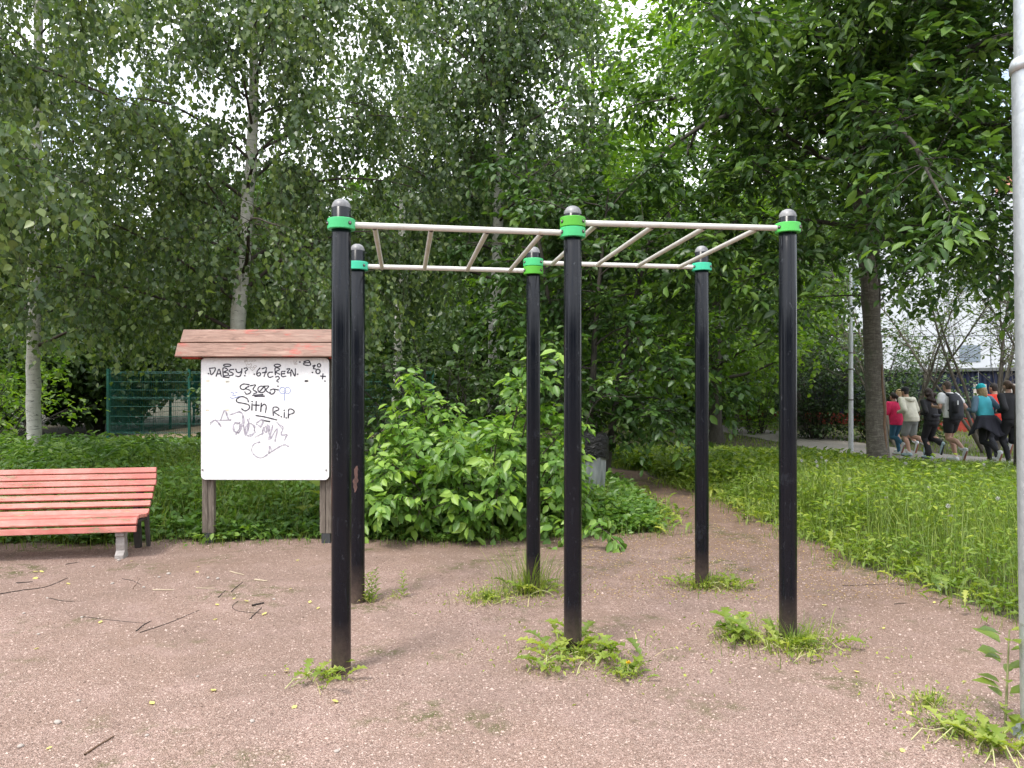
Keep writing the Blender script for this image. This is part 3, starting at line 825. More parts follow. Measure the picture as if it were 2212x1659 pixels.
shrub('undergrowth_shrub', -11.2, 14.8, 1.4, 2.0, 'bright yellow-green shrub at the left edge behind the bench', 'lime_leaf', 24, leaf=(.10, .05), tint0=.75)
shrub('undergrowth_shrub', -3.0, 11.8, 1.3, 1.5, 'low dark shrub between notice board and bush', 'dark_leaf', 22, tint0=.7)
shrub('undergrowth_shrub', -1.0, 12.2, 1.6, 2.4, 'dark shrub standing close behind the bright bush', 'dark_leaf', 30, tint0=.7)
shrub('undergrowth_shrub', 3.6, 27.5, 1.6, 2.2, 'low far shrub seen past the footpath', 'lime_leaf', 20, tint0=.4)

# ---- sparse multi-stemmed willows in front of the pale building
def sparse(x, y, label, stems, H, az0):
    z = float(hgt(x, y)); root = empty('willow_shrub', (x, y, z), 0, label, 'tree', 'sparse twiggy willows by the wall'); t = Tree()
    for i in range(stems):
        a = az0 + i * 2.4 + rng.normal() * .4; tilt = rng.uniform(.25, .95)
        d = (math.cos(a) * tilt, math.sin(a) * tilt * .6, 1)
        P = grow((x + .15 * math.cos(a), y + .15 * math.sin(a), z), d, H * rng.uniform(.75, 1.1), 12, (0, 0, -.03), .05)
        t.wood.append((P[None], np.linspace(rng.uniform(.03, .07), .008, 12)[None], 7))
        n = 24; u = .2 + .8 * rng.random(n); B, D = sample_path(P, u)
        for b, dd in zip(B, D):
            l = rng.uniform(.6, 1.7); p = grow(b, unit(dd + rng.normal(size=3) * .55), l, 6, (0, 0, .06), .08)
            t.wood.append((p[None], np.linspace(.012, .004, 6)[None], 4))
            k = 5; tb, td = sample_path(p, .2 + .8 * rng.random(k)); t.twig(tb, unit(td + rng.normal(size=(k, 3)) * .6), rng.uniform(.25, .6, k))
    t.finish(root, KITE2, M['willow_leaf'], M['grey_twig'], leaf=(.085, .040), spacing=.10, hang=.2, mode='flat', thin=1, skip=lambda p: p[:, 2] < 2.0, twig_mat=M['grey_twig'])
sparse(13.1, 20.6, 'twiggy grey-stemmed willow rising behind the jogger with the backpack', 9, 6.2, .2)
sparse(14.9, 19.4, 'twiggy willow with long leaning stems at the right edge', 10, 6.4, 1.0)
sparse(11.6, 22.4, 'twiggy pale willow right of the cherry trunk', 6, 5.6, 2.0)

# thin dark trunk beside the galvanised pole
root = empty('young_tree', (8.72, 12.9, 0), 0, 'thin dark trunk half hidden by the galvanised pole at the right edge', 'tree'); t = Tree()
root.location.z = float(hgt(8.72, 12.9))
P, rr = t.trunk([(8.70, 12.9, -.3), (8.73, 12.9, 1.6), (8.85, 12.9, 4.0), (9.0, 12.9, 7.5)], [.075, .065, .055, .02], n=18, sides=9)
tree_limbs(t, P, rr, 14, .55, .98, lambda u: 2.4 - u, lambda u: R(25), r=.4, bend=(0, 0, -.1), sub=3, sub_len=(.5, 1.0), twigs=5, tw_len=(.25, .5))
t.finish(root, OV, M['cherry_leaf'], M['dark_bark'], leaf=(.10, .055), spacing=.075, hang=.25, mode='flat', tint0=.4)

# ---- far wood that closes the view: copies of three proto trees
def proto(h, rad, leafmat, tint0, n=900, per=30, leaf=.26):
    c = rand_dir(n) * (rng.random((n, 1)) ** .38); c[:, 2] = np.abs(c[:, 2]) * np.where(rng.random(n) < .35, -1, 1)
    c = c * np.array([rad, rad, h * .46]); c[:, 2] += h * .52
    c *= 1 + .10 * np.sin(c[:, :1] * 2.1 + c[:, 2:3] * 1.7)
    pos = np.repeat(c, per, 0) + rng.normal(size=(n * per, 3)) * np.array([.34, .34, .22]); k = pos[:, 2] > .3; pos = pos[k]
    tint = np.clip(np.repeat(rng.normal(size=n) * .16 + tint0, per)[k] + rng.normal(size=len(pos)) * .12, 0, 1)
    m_ = len(pos); sz = leaf * rng.uniform(.6, 1.2, m_)
    V, F, kk = leaves_vf(KITE2, pos, unit(rng.normal(size=(m_, 3)) + np.array([0, 0, -.3])), unit(rng.normal(size=(m_, 3)) * .8 + np.array([0, 0, .8])), sz, sz * .7)
    me = np_mesh('crown', V, F, {'tint': np.repeat(tint, kk)}); me.materials.append(M[leafmat])
    tp = spline([(0, 0, -.1), (.1, 0, h * .4), (0, .1, h * .9)], 10); W, q = tubes_vf(tp, np.linspace(.22, .04, 10), 8)
    ws, qs, c0 = [W], [q], len(W)
    for i in range(14):
        a = i * 2.4; b, _ = sample_path(tp, np.array([.2 + .05 * i])); p = grow(b[0], (math.cos(a), math.sin(a), .6), rad * .8, 6, (0, 0, -.05), .08)
        w_, q_ = tubes_vf(p, np.linspace(.06, .015, 6), 5); ws.append(w_); qs.append(q_ + c0); c0 += len(w_)
    tm = np_mesh('trunk', np.concatenate(ws), np.concatenate(qs)); tm.materials.append(M['dark_bark'])
    return me, tm
PROTO = [proto(9, 3.0, 'dark_leaf', .55), proto(10, 3.2, 'lime_leaf', .30), proto(9, 2.7, 'birch_leaf', .35), proto(5, 2.6, 'dark_leaf', .6, 700)]
far = [(-27, 34, 0, 1.0), (-22.5, 30, 1, .85), (-18.5, 33, 0, .95), (-15.5, 28, 3, 1.1), (-13.6, 36, 2, 1.4), (-10.2, 33, 0, 1.1), (-6.2, 37, 1, 1.15), (-8.3, 30.5, 3, .9), (-1.2, 31, 2, 1.25), (-7.4, 31.5, 2, .95),
       (-2.6, 34, 0, .98), (.6, 38, 2, 1.35), (-4.6, 29, 3, .95), (-.4, 27.5, 3, .95), (3.6, 33, 1, 1.3), (2.2, 45, 0, 1.4), (6.6, 42, 2, 1.4), (12.5, 47, 0, 1.25), (13.2, 38.5, 1, 1.2), (15.0, 46, 0, 1.3),
       (-24, 22, 3, 1.0), (-19.5, 21.5, 2, .9), (-16.4, 22.8, 3, .95), (33, 38, 2, 1.1), (31.5, 33, 3, 1.0), (-11.2, 32.6, 3, .95), (-9.4, 35.5, 3, 1.05), (-6.6, 33.5, 3, 1.0), (-12.9, 34.5, 3, 1.0), (-13.9, 25.2, 3, .9), (8.2, 33, 3, .9)]
fl = ['dark tree', 'yellow-green tree', 'pale tree', 'low dense tree']
ordw = ['leftmost', 'second from the left', 'third from the left', 'fourth from the left', 'fifth from the left', 'sixth from the left', 'seventh from the left', 'eighth from the left', 'ninth from the left', 'tenth from the left', 'eleventh from the left', 'twelfth from the left', 'thirteenth from the left', 'fourteenth from the left']
seen = {}
for (x, y, k, s_) in sorted(far, key=lambda q: q[0] / q[1]):
    n_ = seen[k] = seen.get(k, -1) + 1
    root = empty('wood_tree', (x, y, float(hgt(x, y))), rng.random() * 6.28, f'far {fl[k]} of the closing wood, {ordw[n_]} of its kind', 'tree', f'far {fl[k]}s of the closing wood')
    root.scale = (s_, s_, s_ * rng.uniform(.92, 1.08))
    mobj('trunk', PROTO[k][1], None, root); mobj('crown', PROTO[k][0], None, root)['kind'] = 'stuff'
# the wood goes on around the court, outside the picture: one mass of foliage
ring = [(-20, -14), (-13, -18), (-6, -17), (0, -20), (6.5, -17), (13, -17), (20, -12), (-25, -4), (25, -2), (-20, 5), (21, 7)]
n = 1500; pos = np.concatenate([np.array([x, y, 4.2]) + rand_dir(n) * np.array([3.2, 3.2, 4.0]) * rng.random((n, 1)) ** .4 for x, y in ring]); m_ = len(pos); sz = rng.uniform(.5, .9, m_)
tag(leaf_obj('surrounding_wood', KITE2, pos, rand_dir(m_), unit(rng.normal(size=(m_, 3)) + np.array([0, 0, .6])), sz, sz * .7, np.clip(.5 + rng.normal(size=m_) * .2, 0, 1), M['dark_leaf']), 'wood around the court outside the picture', 'wood', kind='stuff')
# ================================================================== GROUND COVER (stuff)
def scatter(n, x0, x1, y0, y1, power=1.0):
    return x0 + (x1 - x0) * rng.random(n), y0 + (y1 - y0) * rng.random(n) ** power

def veg_mask(X, Y, margin=0.0):
    d = poly_dist(X, Y)
    return ~in_poly(X, Y) & (d > margin + .05 * rng.random(d.shape)) & (path_dist(X, Y) > 1.3)

def patchy(x, y):
    return np.sin(x * 1.7 + 1.3 * np.sin(y * .9)) * .5 + np.sin(y * 2.3 - x * .8 + 2) * .3 + np.sin(x * 4.1 + y * 3.3) * .2
def herb(name, label, X, Y, H, mat, leaf, ratio, per, T, tint0, spread=.13, tv=.17, cat='ground cover', up=.35):
    """leafy herbs: each plant carries whorls of leaves on a few stems"""
    n = len(X); rep = np.repeat(np.arange(n), per)
    u = rng.random(n * per) ** .7
    a = rng.random(n * per) * 6.283
    rad = spread * (.3 + u) * rng.random(n * per)
    hz = hgt(X, Y)
    pos = np.column_stack([X[rep] + rad * np.cos(a), Y[rep] + rad * np.sin(a), hz[rep] + H[rep] * (.18 + .82 * u)])
    ax = unit(np.column_stack([np.cos(a), np.sin(a), np.full(len(a), .05)]) + rng.normal(size=(len(a), 3)) * .4 + np.array([0, 0, up - .3]))
    nr = unit(np.array([0, -.15, 1.0]) + rng.normal(size=(len(a), 3)) * .38)
    L = leaf * rng.uniform(.6, 1.3, len(a)) * np.clip(.55 + .6 * Y[rep] / 14, .8, 1.5)
    plant = rng.normal(size=n) * tv + .16 * patchy(X, Y)
    tint = np.clip(tint0 + plant[rep] + rng.normal(size=len(a)) * tv * .6 + .15 * (u - .6), 0, 1)
    return tag(leaf_obj(name, T, pos, ax, nr, L, L * ratio, tint, mat), label, cat, kind='stuff')

def grass(name, label, X, Y, H, tint0, w=.006, mat='grass_blade', tv=.2):
    n = len(X); a = rng.random(n) * 6.283; lean = rng.uniform(.1, .6, n)
    ax = unit(np.column_stack([np.cos(a) * lean, np.sin(a) * lean, np.ones(n)])); nr = unit(np.column_stack([np.cos(a), np.sin(a), -lean * .2]) * -1.0)
    pos = np.column_stack([X, Y, hgt(X, Y)])
    W = w * rng.uniform(.6, 1.4, n) * np.clip(Y / 7, .8, 2.4)
    tint = np.clip(tint0 + rng.normal(size=n) * tv, 0, 1)
    return tag(leaf_obj(name, BLADE3, pos, ax, nr, H, W, tint, M[mat]), label, 'grass', kind='stuff')

def lowedge(X, Y, lo, hi, ramp=.9):
    return lo + (hi - lo) * np.clip(poly_dist(X, Y) / (ramp * np.clip(Y / 8, 1, 1.9)), 0, 1)

# left: ground elder behind bench and board
X, Y = scatter(7000, -9.5, 1.7, 7.6, 12.5, 1.25); k = veg_mask(X, Y, -.02) & (np.abs(X) < .70 * Y + 1) & ~((np.abs(X + .35) < .9) & (np.abs(Y - 8.5) < .7)); X, Y = X[k], Y[k]
herb('ground_elder', 'dark green ground elder carpet behind the bench and notice board', X, Y, lowedge(X, Y, .10, .46) * rng.uniform(.65, 1.25, len(X)) * (1 + .25 * patchy(X, Y)), M['cover_leaf'], .095, .58, 9, OV4, .50)
X, Y = scatter(4200, -16, 2.0, 12.0, 22, 1.2); k = veg_mask(X, Y) & (np.abs(X) < .70 * Y + 1); X, Y = X[k], Y[k]
herb('undergrowth', 'green undergrowth reaching back to the mesh fence', X, Y, np.clip(np.minimum(rng.uniform(.25, .6, len(X)), 1.50 - .0700 * Y), .04, 1), M['cover_leaf'], .11, .5, 10, KITE2, .5)
X, Y = scatter(36000, -9, 1.8, 7.62, 13, 1.5); k = veg_mask(X, Y, .02); X, Y = X[k], Y[k]
grass('tall_grass', 'tall grass blades standing among the ground elder', X, Y, lowedge(X, Y, .12, .62, .7) * rng.uniform(.4, 1.15, len(X)) * (1 + .3 * patchy(X + 5, Y * .7)), .55)
# taller nettles in front of the fence
X, Y = scatter(130, -8.9, -5.2, 10.5, 13.2); herb('nettles', 'tall nettle stand behind the end of the bench', X, Y, rng.uniform(.5, .86, len(X)), M['cover_leaf'], .12, .38, 30, OV4, .6, spread=.10)
# right: lawn with herbs
X, Y = scatter(80000, 1.7, 14, 3.0, 15.5, .95); k = veg_mask(X, Y, .02) & (np.abs(X) < .72 * Y + .6); X, Y = X[k], Y[k]
grass('meadow_grass', 'lush meadow grass right of the footpath', X, Y, lowedge(X, Y, .12, .64, .5) * (1 + .25 * patchy(X, Y)) * rng.uniform(.5, 1.15, len(X)) * np.clip(2.0 - Y / 8.5, .28, 1), .6)
X, Y = scatter(9000, 1.7, 12, 3.2, 12.5, .9); k = veg_mask(X, Y, -.03) & (np.abs(X) < .72 * Y + .6); X, Y = X[k], Y[k]
herb('meadow_herbs', 'bright leafy herbs growing through the meadow right of the footpath', X, Y, lowedge(X, Y, .08, .56, .55) * (1 + .35 * patchy(X + 3, Y)) * rng.uniform(.6, 1.2, len(X)) * np.clip(1.9 - Y / 9, .3, 1), M['meadow_leaf'], .075, .42, 7, OV4, .5)
X, Y = scatter(30000, -2, 24, 13, 36, 1.2); k = veg_mask(X, Y, .02) & (np.abs(X) < .72 * Y + .6); X, Y = X[k], Y[k]
grass('far_grass', 'grass strip along the asphalt path', X, Y, rng.uniform(.04, .14, len(X)), .5, w=.009)
X, Y = scatter(3000, 2.2, 6.5, 11.5, 18, 1.1); k = veg_mask(X, Y, .1); X, Y = X[k], Y[k]
herb('far_herbs', 'yellow-green herb patch where the footpath bends', X, Y, np.clip(np.minimum(rng.uniform(.15, .42, len(X)), 1.42 - .073 * Y), .04, 1), M['meadow_leaf'], .10, .5, 11, KITE2, .55)
# clump of ground elder that spreads under the bin
X, Y = scatter(420, .45, 1.62, 8.2, 10.2); k = veg_mask(X, Y, .0); X, Y = X[k], Y[k]
herb('bin_undergrowth', 'ground elder spreading below the litter bin', X, Y, lowedge(X, Y, .08, .30, .6), M['cover_leaf'], .09, .55, 12, OV4, .6)
# ragged lawn edge: toothed leaves and grass creeping over the gravel
def edge_points(n, x0, x1, y0, y1, reach):
    X, Y = scatter(n, x0, x1, y0, y1); d = poly_dist(X, Y); ins = in_poly(X, Y)
    k = (d < reach) & (~ins | (rng.random(n) < np.exp(-d / (reach * .32)))); return X[k], Y[k]
X, Y = edge_points(6500, 1.6, 6.0, 3.6, 12.5, .38); n = len(X); a = rng.random(n) * 6.283; e_ = rng.uniform(.15, .9, n)
l = rng.uniform(.09, .2, n)
tag(leaf_obj('edge_dandelions', LOBED, np.column_stack([X, Y, hgt(X, Y) + .004]), np.column_stack([np.cos(a), np.sin(a), e_]), np.column_stack([-np.cos(a) * e_, -np.sin(a) * e_, np.ones(n)]), l, l * rng.uniform(.3, .45, n), np.clip(.5 + rng.normal(size=n) * .2, 0, 1), M['weed_leaf']), 'dandelion leaves fringing the lawn edge', 'ground cover', kind='stuff')
X, Y = edge_points(26000, 1.5, 6.5, 3.4, 12.5, .40)
grass('fringe_grass', 'ragged grass fringe along the lawn edge of the footpath', X, Y, rng.uniform(.05, .20, len(X)), .65, w=.005)
X, Y = edge_points(14000, -9, 1.9, 7.0, 10.5, .34)
grass('fringe_grass', 'ragged grass fringe below the bench and notice board', X, Y, rng.uniform(.04, .16, len(X)), .55, w=.005)
X, Y = edge_points(5200, -9, 2.0, 7.0, 10.5, .30); herb('fringe_herbs', 'small herbs creeping onto the gravel below the board and bush', X, Y, rng.uniform(.03, .12, len(X)), M['cover_leaf'], .05, .55, 4, OV4, .6, spread=.05)
# seedy brown litter on the footpath
X, Y = scatter(9000, .6, 3.2, 5.6, 12.5); k = in_poly(X, Y) & (poly_dist(X, Y) > .02); X, Y = X[k], Y[k]; n = len(X)
a = rng.random(n) * 6.283
M['litter'] = leaf_mat('litter', (.16, .085, .035), (.34, .22, .085), (.52, .42, .16), trans=.1, rough=.8)
tag(leaf_obj('leaf_litter', KITE, np.column_stack([X, Y, np.full(n, .004)]), np.column_stack([np.cos(a), np.sin(a), np.zeros(n)]), unit(np.array([0, 0, 1.0]) + rng.normal(size=(n, 3)) * .25), rng.uniform(.008, .022, n), rng.uniform(.006, .012, n), rng.random(n), M['litter']),
    'fine brown leaf litter on the footpath', 'leaf litter', kind='stuff')
# sparse seedlings across the gravel edge
X, Y = scatter(1500, -6.5, 3.4, 6.9, 8.0, .5); k = in_poly(X, Y) & (poly_dist(X, Y) < .35); X, Y = X[k], Y[k]
grass('edge_grass', 'short grass creeping onto the gravel edge', X, Y, rng.uniform(.03, .10, len(X)), .55, w=.005)

# dandelion clocks in the lawn
M['clock'] = plain('clock', (.62, .62, .58), .9)
M['stalk'] = plain('stalk', (.26, .27, .12), .7)
cm = None
for i in range(26):
    while True:
        x, y = rng.uniform(3.2, 8.5), rng.uniform(5.2, 12.5)
        if veg_mask(np.array([x]), np.array([y]), .3)[0] and abs(x) < .66 * y: break
    root = empty('dandelion_clock', (x, y, float(hgt(x, y))), 0, 'white dandelion seed head standing in the meadow', 'flower', 'dandelion seed heads in the meadow')
    if cm is None:
        V, q = tubes_vf(np.array([(0, 0, 0), (.02, 0, .2), (.03, 0, .42)]), np.array([.004, .0035, .003]), 5); sm = np_mesh('stalk', V, q); sm.materials.append(M['stalk'])
        d = rand_dir(90); V, F, _ = leaves_vf(KITE, np.tile([.03, 0, .43], (90, 1)), d, np.roll(d, 1, 0), np.full(90, .024), np.full(90, .007)); cm = np_mesh('seed_head', V, F); cm.materials.append(M['clock'])
    sc_ = rng.uniform(.75, 1.15); root.scale = (1, 1, sc_); root.rotation_euler.z = rng.random() * 6
    mobj('stalk', sm, None, root); mobj('seed_head', cm, None, root)
# ================================================================== MONKEY BARS
t = NT('black_post'); v = t.coord()
scr = t.ramp(t.noise(5, 6, .7, t.coord(scale=(9, 9, 1))), [(.60, 0), (.78, 1)])
c = t.mix(t.math('MULTIPLY', scr, .30), (.0035, .0045, .0085), (.060, .068, .085))
c = t.mix(t.ramp(t.noise(34, 5, .75, t.wpos(scale=(1, 1, .45))), [(.62, 0), (.70, .55)]), c, (.085, .092, .105))
c = t.mix(t.ramp(t.noise(2.4, 6, .75, t.wpos(scale=(2, 2, 1.1))), [(.58, 0), (.76, .38)]), c, (.075, .085, .105))      # rubbed haze
sz_ = t.new('ShaderNodeSeparateXYZ'); t.l.new(t.wpos(), sz_.inputs[0])
mud = t.math('MULTIPLY', t.math('MAXIMUM', t.math('SUBTRACT', .30, sz_.outputs[2]), 0.0), t.math('MULTIPLY', t.noise(26, 5, .75, t.wpos()), 3.2))
c = t.mix(t.math('MINIMUM', mud, .55), c, (.16, .115, .09))      # splashed dust at the foot
c = t.mix(t.ramp(t.noise(2.0, 5, .7, t.coord(scale=(3, 3, 1), loc=(1, 7, 2))), [(.76, 0), (.78, 1)]), c, (.10, .06, .05))
M['black_post'] = t.set(base=c, rough=t.ramp(t.noise(7, 5, .6, v), [(.3, .16), (.7, .30)]), spec=.32)
t = NT('grey_cap'); c = t.ramp(t.noise(16, 4, .6, t.coord()), [(.35, (.13, .13, .14)), (.55, (.25, .25, .26)), (.7, (.33, .33, .34))])
t.bump(t.noise(30, 3, .6, t.coord()), .2, .004); M['grey_cap'] = t.set(base=c, rough=.42)
def collar_mat(name, col):
    t = NT(name); v = t.coord()
    c = t.ramp(t.noise(9, 5, .6, v), [(.3, tuple(x * .86 for x in col)), (.7, col)])
    c = t.mix(t.ramp(t.noise(26, 4, .7, v), [(.69, 0), (.74, .8)]), c, (.14, .075, .04))
    return t.set(base=c, rough=.45)
M['c_mint'] = collar_mat('collar_mint', (.060, .52, .19)); M['c_green'] = collar_mat('collar_green', (.090, .43, .030))
M['c_fresh'] = collar_mat('collar_fresh', (.090, .55, .10)); M['c_teal'] = collar_mat('collar_teal', (.045, .54, .33))
t = NT('white_rail'); v = t.coord()
c = t.ramp(t.noise(6, 5, .6, v), [(.3, (.52, .505, .47)), (.7, (.66, .65, .62))])
c = t.mix(t.ramp(t.noise(13, 6, .7, v), [(.58, 0), (.74, .75)]), c, (.40, .27, .15))
M['white_rail'] = t.set(base=c, rough=.38)
M['bolt'] = plain('bolt', (.22, .21, .20), .4, .8); M['recess'] = plain('recess', (.03, .03, .03), .8)

POSTS = {  # x, y, top z, [(collar z, colour)]
    1: (-.954, 4.19, 2.640, [(2.497, 'c_mint')]),
    2: (.366, 4.52, 2.680, [(2.579, 'c_green'), (2.517, 'c_mint')]),
    3: (1.725, 4.69, 2.700, [(2.581, 'c_fresh')]),
    4: (-1.142, 5.54, 2.643, [(2.479, 'c_teal')]),
    5: (.164, 5.786, 2.668, [(2.544, 'c_mint'), (2.482, 'c_green')]),
    6: (1.508, 5.96, 2.707, [(2.537, 'c_teal')])}
mb = empty('monkey_bars', (.3, 5.1, 0), 0, 'black-posted outdoor monkey bars with green collars and pale bars', 'monkey bars')
O = np.array(mb.location)
def lathe(prof, S=28):
    prof = np.array(prof); th = np.arange(S) * 2 * np.pi / S
    V = np.stack([prof[:, None, 0] * np.cos(th), prof[:, None, 0] * np.sin(th), np.broadcast_to(prof[:, None, 1], (len(prof), S))], -1).reshape(-1, 3)
    idx = np.arange(len(V)).reshape(len(prof), S)
    q = np.stack([idx[:-1], np.roll(idx[:-1], -1, 1), np.roll(idx[1:], -1, 1), idx[1:]], -1).reshape(-1, 4)
    return V, q
def lathe_obj(name, prof, mat, parent, loc=(0, 0, 0), S=28, smooth=True):
    V, q = lathe(prof, S); me = np_mesh(name, V, q); o = mobj(name, me, mat, parent, smooth); o.location = loc; return o
PR = .054
for k, (x, y, zt, cols) in POSTS.items():
    zc = zt - .052
    post = lathe_obj('post', [(PR, -.06), (PR, .5), (PR, 1.2), (PR, 1.9), (PR, zc), (PR - .004, zc + .004), (0.001, zc + .004)], M['black_post'], mb, (x - O[0], y - O[1], 0), 36)
    lathe_obj('cap', [(PR - .0015, zc - .004), (PR - .001, zc + .010), (PR - .006, zc + .026), (PR - .018, zc + .042), (PR - .034, zc + .050), (.001, zc + .053)], M['grey_cap'], post)
    for zc2, cm_ in cols:
        cr, h = .0765, .0295
        co = lathe_obj('collar', [(PR + .001, zc2 - h), (cr - .003, zc2 - h), (cr, zc2 - h + .003), (cr, zc2 + h - .003), (cr - .003, zc2 + h), (PR + .001, zc2 + h)], M[cm_], mb, (x - O[0], y - O[1], 0), 40, smooth=False)
        for a in (-150, -40):
            V, q = lathe([(.001, .004), (.011, .004), (.011, -.002)], 12)
            V2, q2 = lathe([(.001, .008), (.006, .008), (.0065, .003)], 8)
            rot = Matrix.Rotation(R(a), 3, 'Z') @ Matrix.Rotation(R(90), 3, 'Y')
            off = np.array(rot @ Vector((0, 0, cr - .0015))) + np.array([0, 0, zc2])
            mobj('bolt_recess', np_mesh('bolt_recess', V @ np.array(rot).T + off, q), M['recess'], co)
            mobj('bolt', np_mesh('bolt', V2 @ np.array(rot).T + off, q2), M['bolt'], co)
# worn reddish patch on the far left post
M['worn'] = plain('worn', (.10, .052, .044), .8, var=.35, scale=30)
x4, y4 = POSTS[4][:2]; zz = np.linspace(.815, 1.01, 16); m = MB(); V = []
for i, z_ in enumerate(zz):
    w_ = (.10 + .22 * math.sin(i / 15 * math.pi) ** .7) * rng.uniform(.6, 1.3); c_ = R(-92) + .05 * math.sin(i * .9) + (z_ - .9) * 1.2
    V += [(x4 - O[0] + (PR + .0012) * math.cos(c_ + w_ * u), y4 - O[1] + (PR + .0012) * math.sin(c_ + w_ * u), z_) for u in (-1, -.33, .33, 1)]
m.add(V, [(i * 4 + j, i * 4 + j + 1, i * 4 + j + 5, i * 4 + j + 4) for i in range(15) for j in range(3)]); m.build('worn_patch', M['worn'], mb, True)
def bar(name, a, b, r, S=14):
    P = np.linspace(a, b, 5); V, q = tubes_vf(P - O, np.full(5, r), S); return mobj(name, np_mesh(name, V, q), M['white_rail'], mb, True)
def rail(p, q_, za, zb):
    a = np.array([POSTS[p][0], POSTS[p][1], za]); b = np.array([POSTS[q_][0], POSTS[q_][1], zb]); d = unit(b - a)
    bar('rail', a + d * .072, b - d * .072, .0175); return a, b
for (pf, pb, fr, zf, zb) in (((1, 2), (4, 5), (.135, .371, .613, .858), (2.497, 2.517), (2.479, 2.482)), ((2, 3), (5, 6), (.107, .366, .607, .855), (2.579, 2.581), (2.544, 2.537))):
    a, b = rail(*pf, *zf); c_, d_ = rail(*pb, *zb)
    for f in fr:
        p, q_ = a + (b - a) * f, c_ + (d_ - c_) * f
        dd = unit(q_ - p); dz = np.array([0, 0, -.008])
        bar('rung', p + dd * .008 + dz, q_ - dd * .008 + dz, .0155)

# ================================================================== NOTICE BOARD
t = NT('board_white'); v = t.coord()
pt = t.noise(16, 6, .6, t.coord(scale=(1.4, 1, .35)), 1.2); c = t.ramp(t.noise(2.5, 5, .6, v), [(.3, (.76, .765, .78)), (.7, (.82, .825, .84))])
c = t.mix(t.ramp(t.noise(5, 6, .7, t.coord(loc=(2, 0, 1))), [(.66, 0), (.74, .35)]), c, (.66, .63, .56))
t.bump(t.math('ADD', pt, t.math('MULTIPLY', t.noise(30, 4, .65, v), .25)), .7, .016)
M['board_white'] = t.set(base=c, rough=.5)
t = NT('roof_plank')
g = t.noise(4, 8, .7, t.coord(scale=(1, 9, 9)), .8)
c = t.ramp(g, [(.3, (.13, .080, .062)), (.5, (.29, .175, .138)), (.7, (.40, .27, .22))])
c = t.mix(t.ramp(t.noise(2.2, 6, .7, t.coord(loc=(1, 2, 5))), [(.45, 0), (.7, .45)]), c, (.25, .18, .15))
c = t.mix(t.ramp(t.noise(3.5, 6, .7, t.coord(scale=(.6, 2, 2), loc=(4, 1, 0))), [(.56, 0), (.70, .85)]), c, (.50, .060, .050))
t.bump(g, .5, .01); M['roof_plank'] = t.set(base=c, rough=.8)
t = NT('grey_wood')
g = t.noise(7, 6, .65, t.coord(scale=(7, 7, .7)), .6)
c = t.ramp(g, [(.28, (.045, .036, .030)), (.5, (.14, .115, .095)), (.72, (.24, .205, .175))]); t.bump(g, .6, .012); M['grey_wood'] = t.set(base=c, rough=.85)
M['dark_frame'] = plain('dark_frame', (.05, .035, .028), .8); M['red_paint'] = plain('red_paint', (.45, .03, .02), .7, var=.2); M['foot_metal'] = plain('foot_metal', (.045, .048, .052), .6)
nb = empty('notice_board', (-2.485, 7.62, 0), R(-1.0), 'white notice board covered in graffiti under a small brown plank roof', 'notice board')
PW, PH, PZ0 = 1.295, 1.225, .648
# panel with rounded corners
def rounded(w, h, r, n=6):
    out = []
    for cx, cz, a0 in ((w / 2 - r, h - r, 0), (-w / 2 + r, h - r, 90), (-w / 2 + r, r, 180), (w / 2 - r, r, 270)):
        for i in range(n + 1):
            a = R(a0 + 90 * i / n); out.append((cx + r * math.cos(a), cz + r * math.sin(a)))
    return out
def slab(name, outline, y0, y1, mat, parent, loc):
    n = len(outline); v = [(x, y0, z) for x, z in outline] + [(x, y1, z) for x, z in outline]
    f = [tuple(range(n)), tuple(range(2 * n - 1, n - 1, -1))] + [(i, i + n, (i + 1) % n + n, (i + 1) % n) for i in range(n)]
    m = MB(); m.add(v, f); o = m.build(name, mat, parent); o.location = loc; return o
slab('panel_edge', rounded(PW + .012, PH + .012, .046), .0, .03, M['dark_frame'], nb, (0, -.062, PZ0 - .006))
panel = slab('panel', rounded(PW, PH, .045), -.012, -.002, M['board_white'], nb, (0, -.062, PZ0))
for sx in (-1, 1):
    for px_, dx, wd in ((sx * .60, -.031, .058), (sx * .60, .031, .058)):
        bbox_obj('leg_plank', (px_ + dx, 0.008, 1.03), (wd, .06, 1.86), M['grey_wood'], nb, .005)
    bbox_obj('leg_foot', (sx * .60, .008, .05), (.09, .05, .14), M['foot_metal'], nb, .004)
bbox_obj('screw', (-.63, -.078, PZ0 + .10), (.014, .012, .014), M['bolt'], nb, .003); bbox_obj('screw', (.62, -.078, PZ0 + .10), (.014, .012, .014), M['bolt'], nb, .003)
# roof
RW = 1.70
def plank(y, z, w, th, ang, sgn, dx=0):
    e = Euler((R(ang) * sgn, 0, 0)); bbox_obj('roof_plank', (0, y, z), (RW + dx, w, th), M['roof_plank'], nb, .004, e)
plank(-.050, 2.094, .150, .026, 60, 1); plank(-.120, 1.951, .150, .026, 64, 1, .05)
plank(.066, 2.094, .150, .026, -60, 1); plank(.136, 1.951, .150, .026, -64, 1, .05)
bbox_obj('ridge_batten', (0, .008, 2.06), (RW - .25, .05, .06), M['dark_frame'], nb, .003)
for sx in (-.74, .74): bbox_obj('roof_batten', (sx, -.005, 1.885), (.16, .24, .035), M['red_paint'], nb, .003)
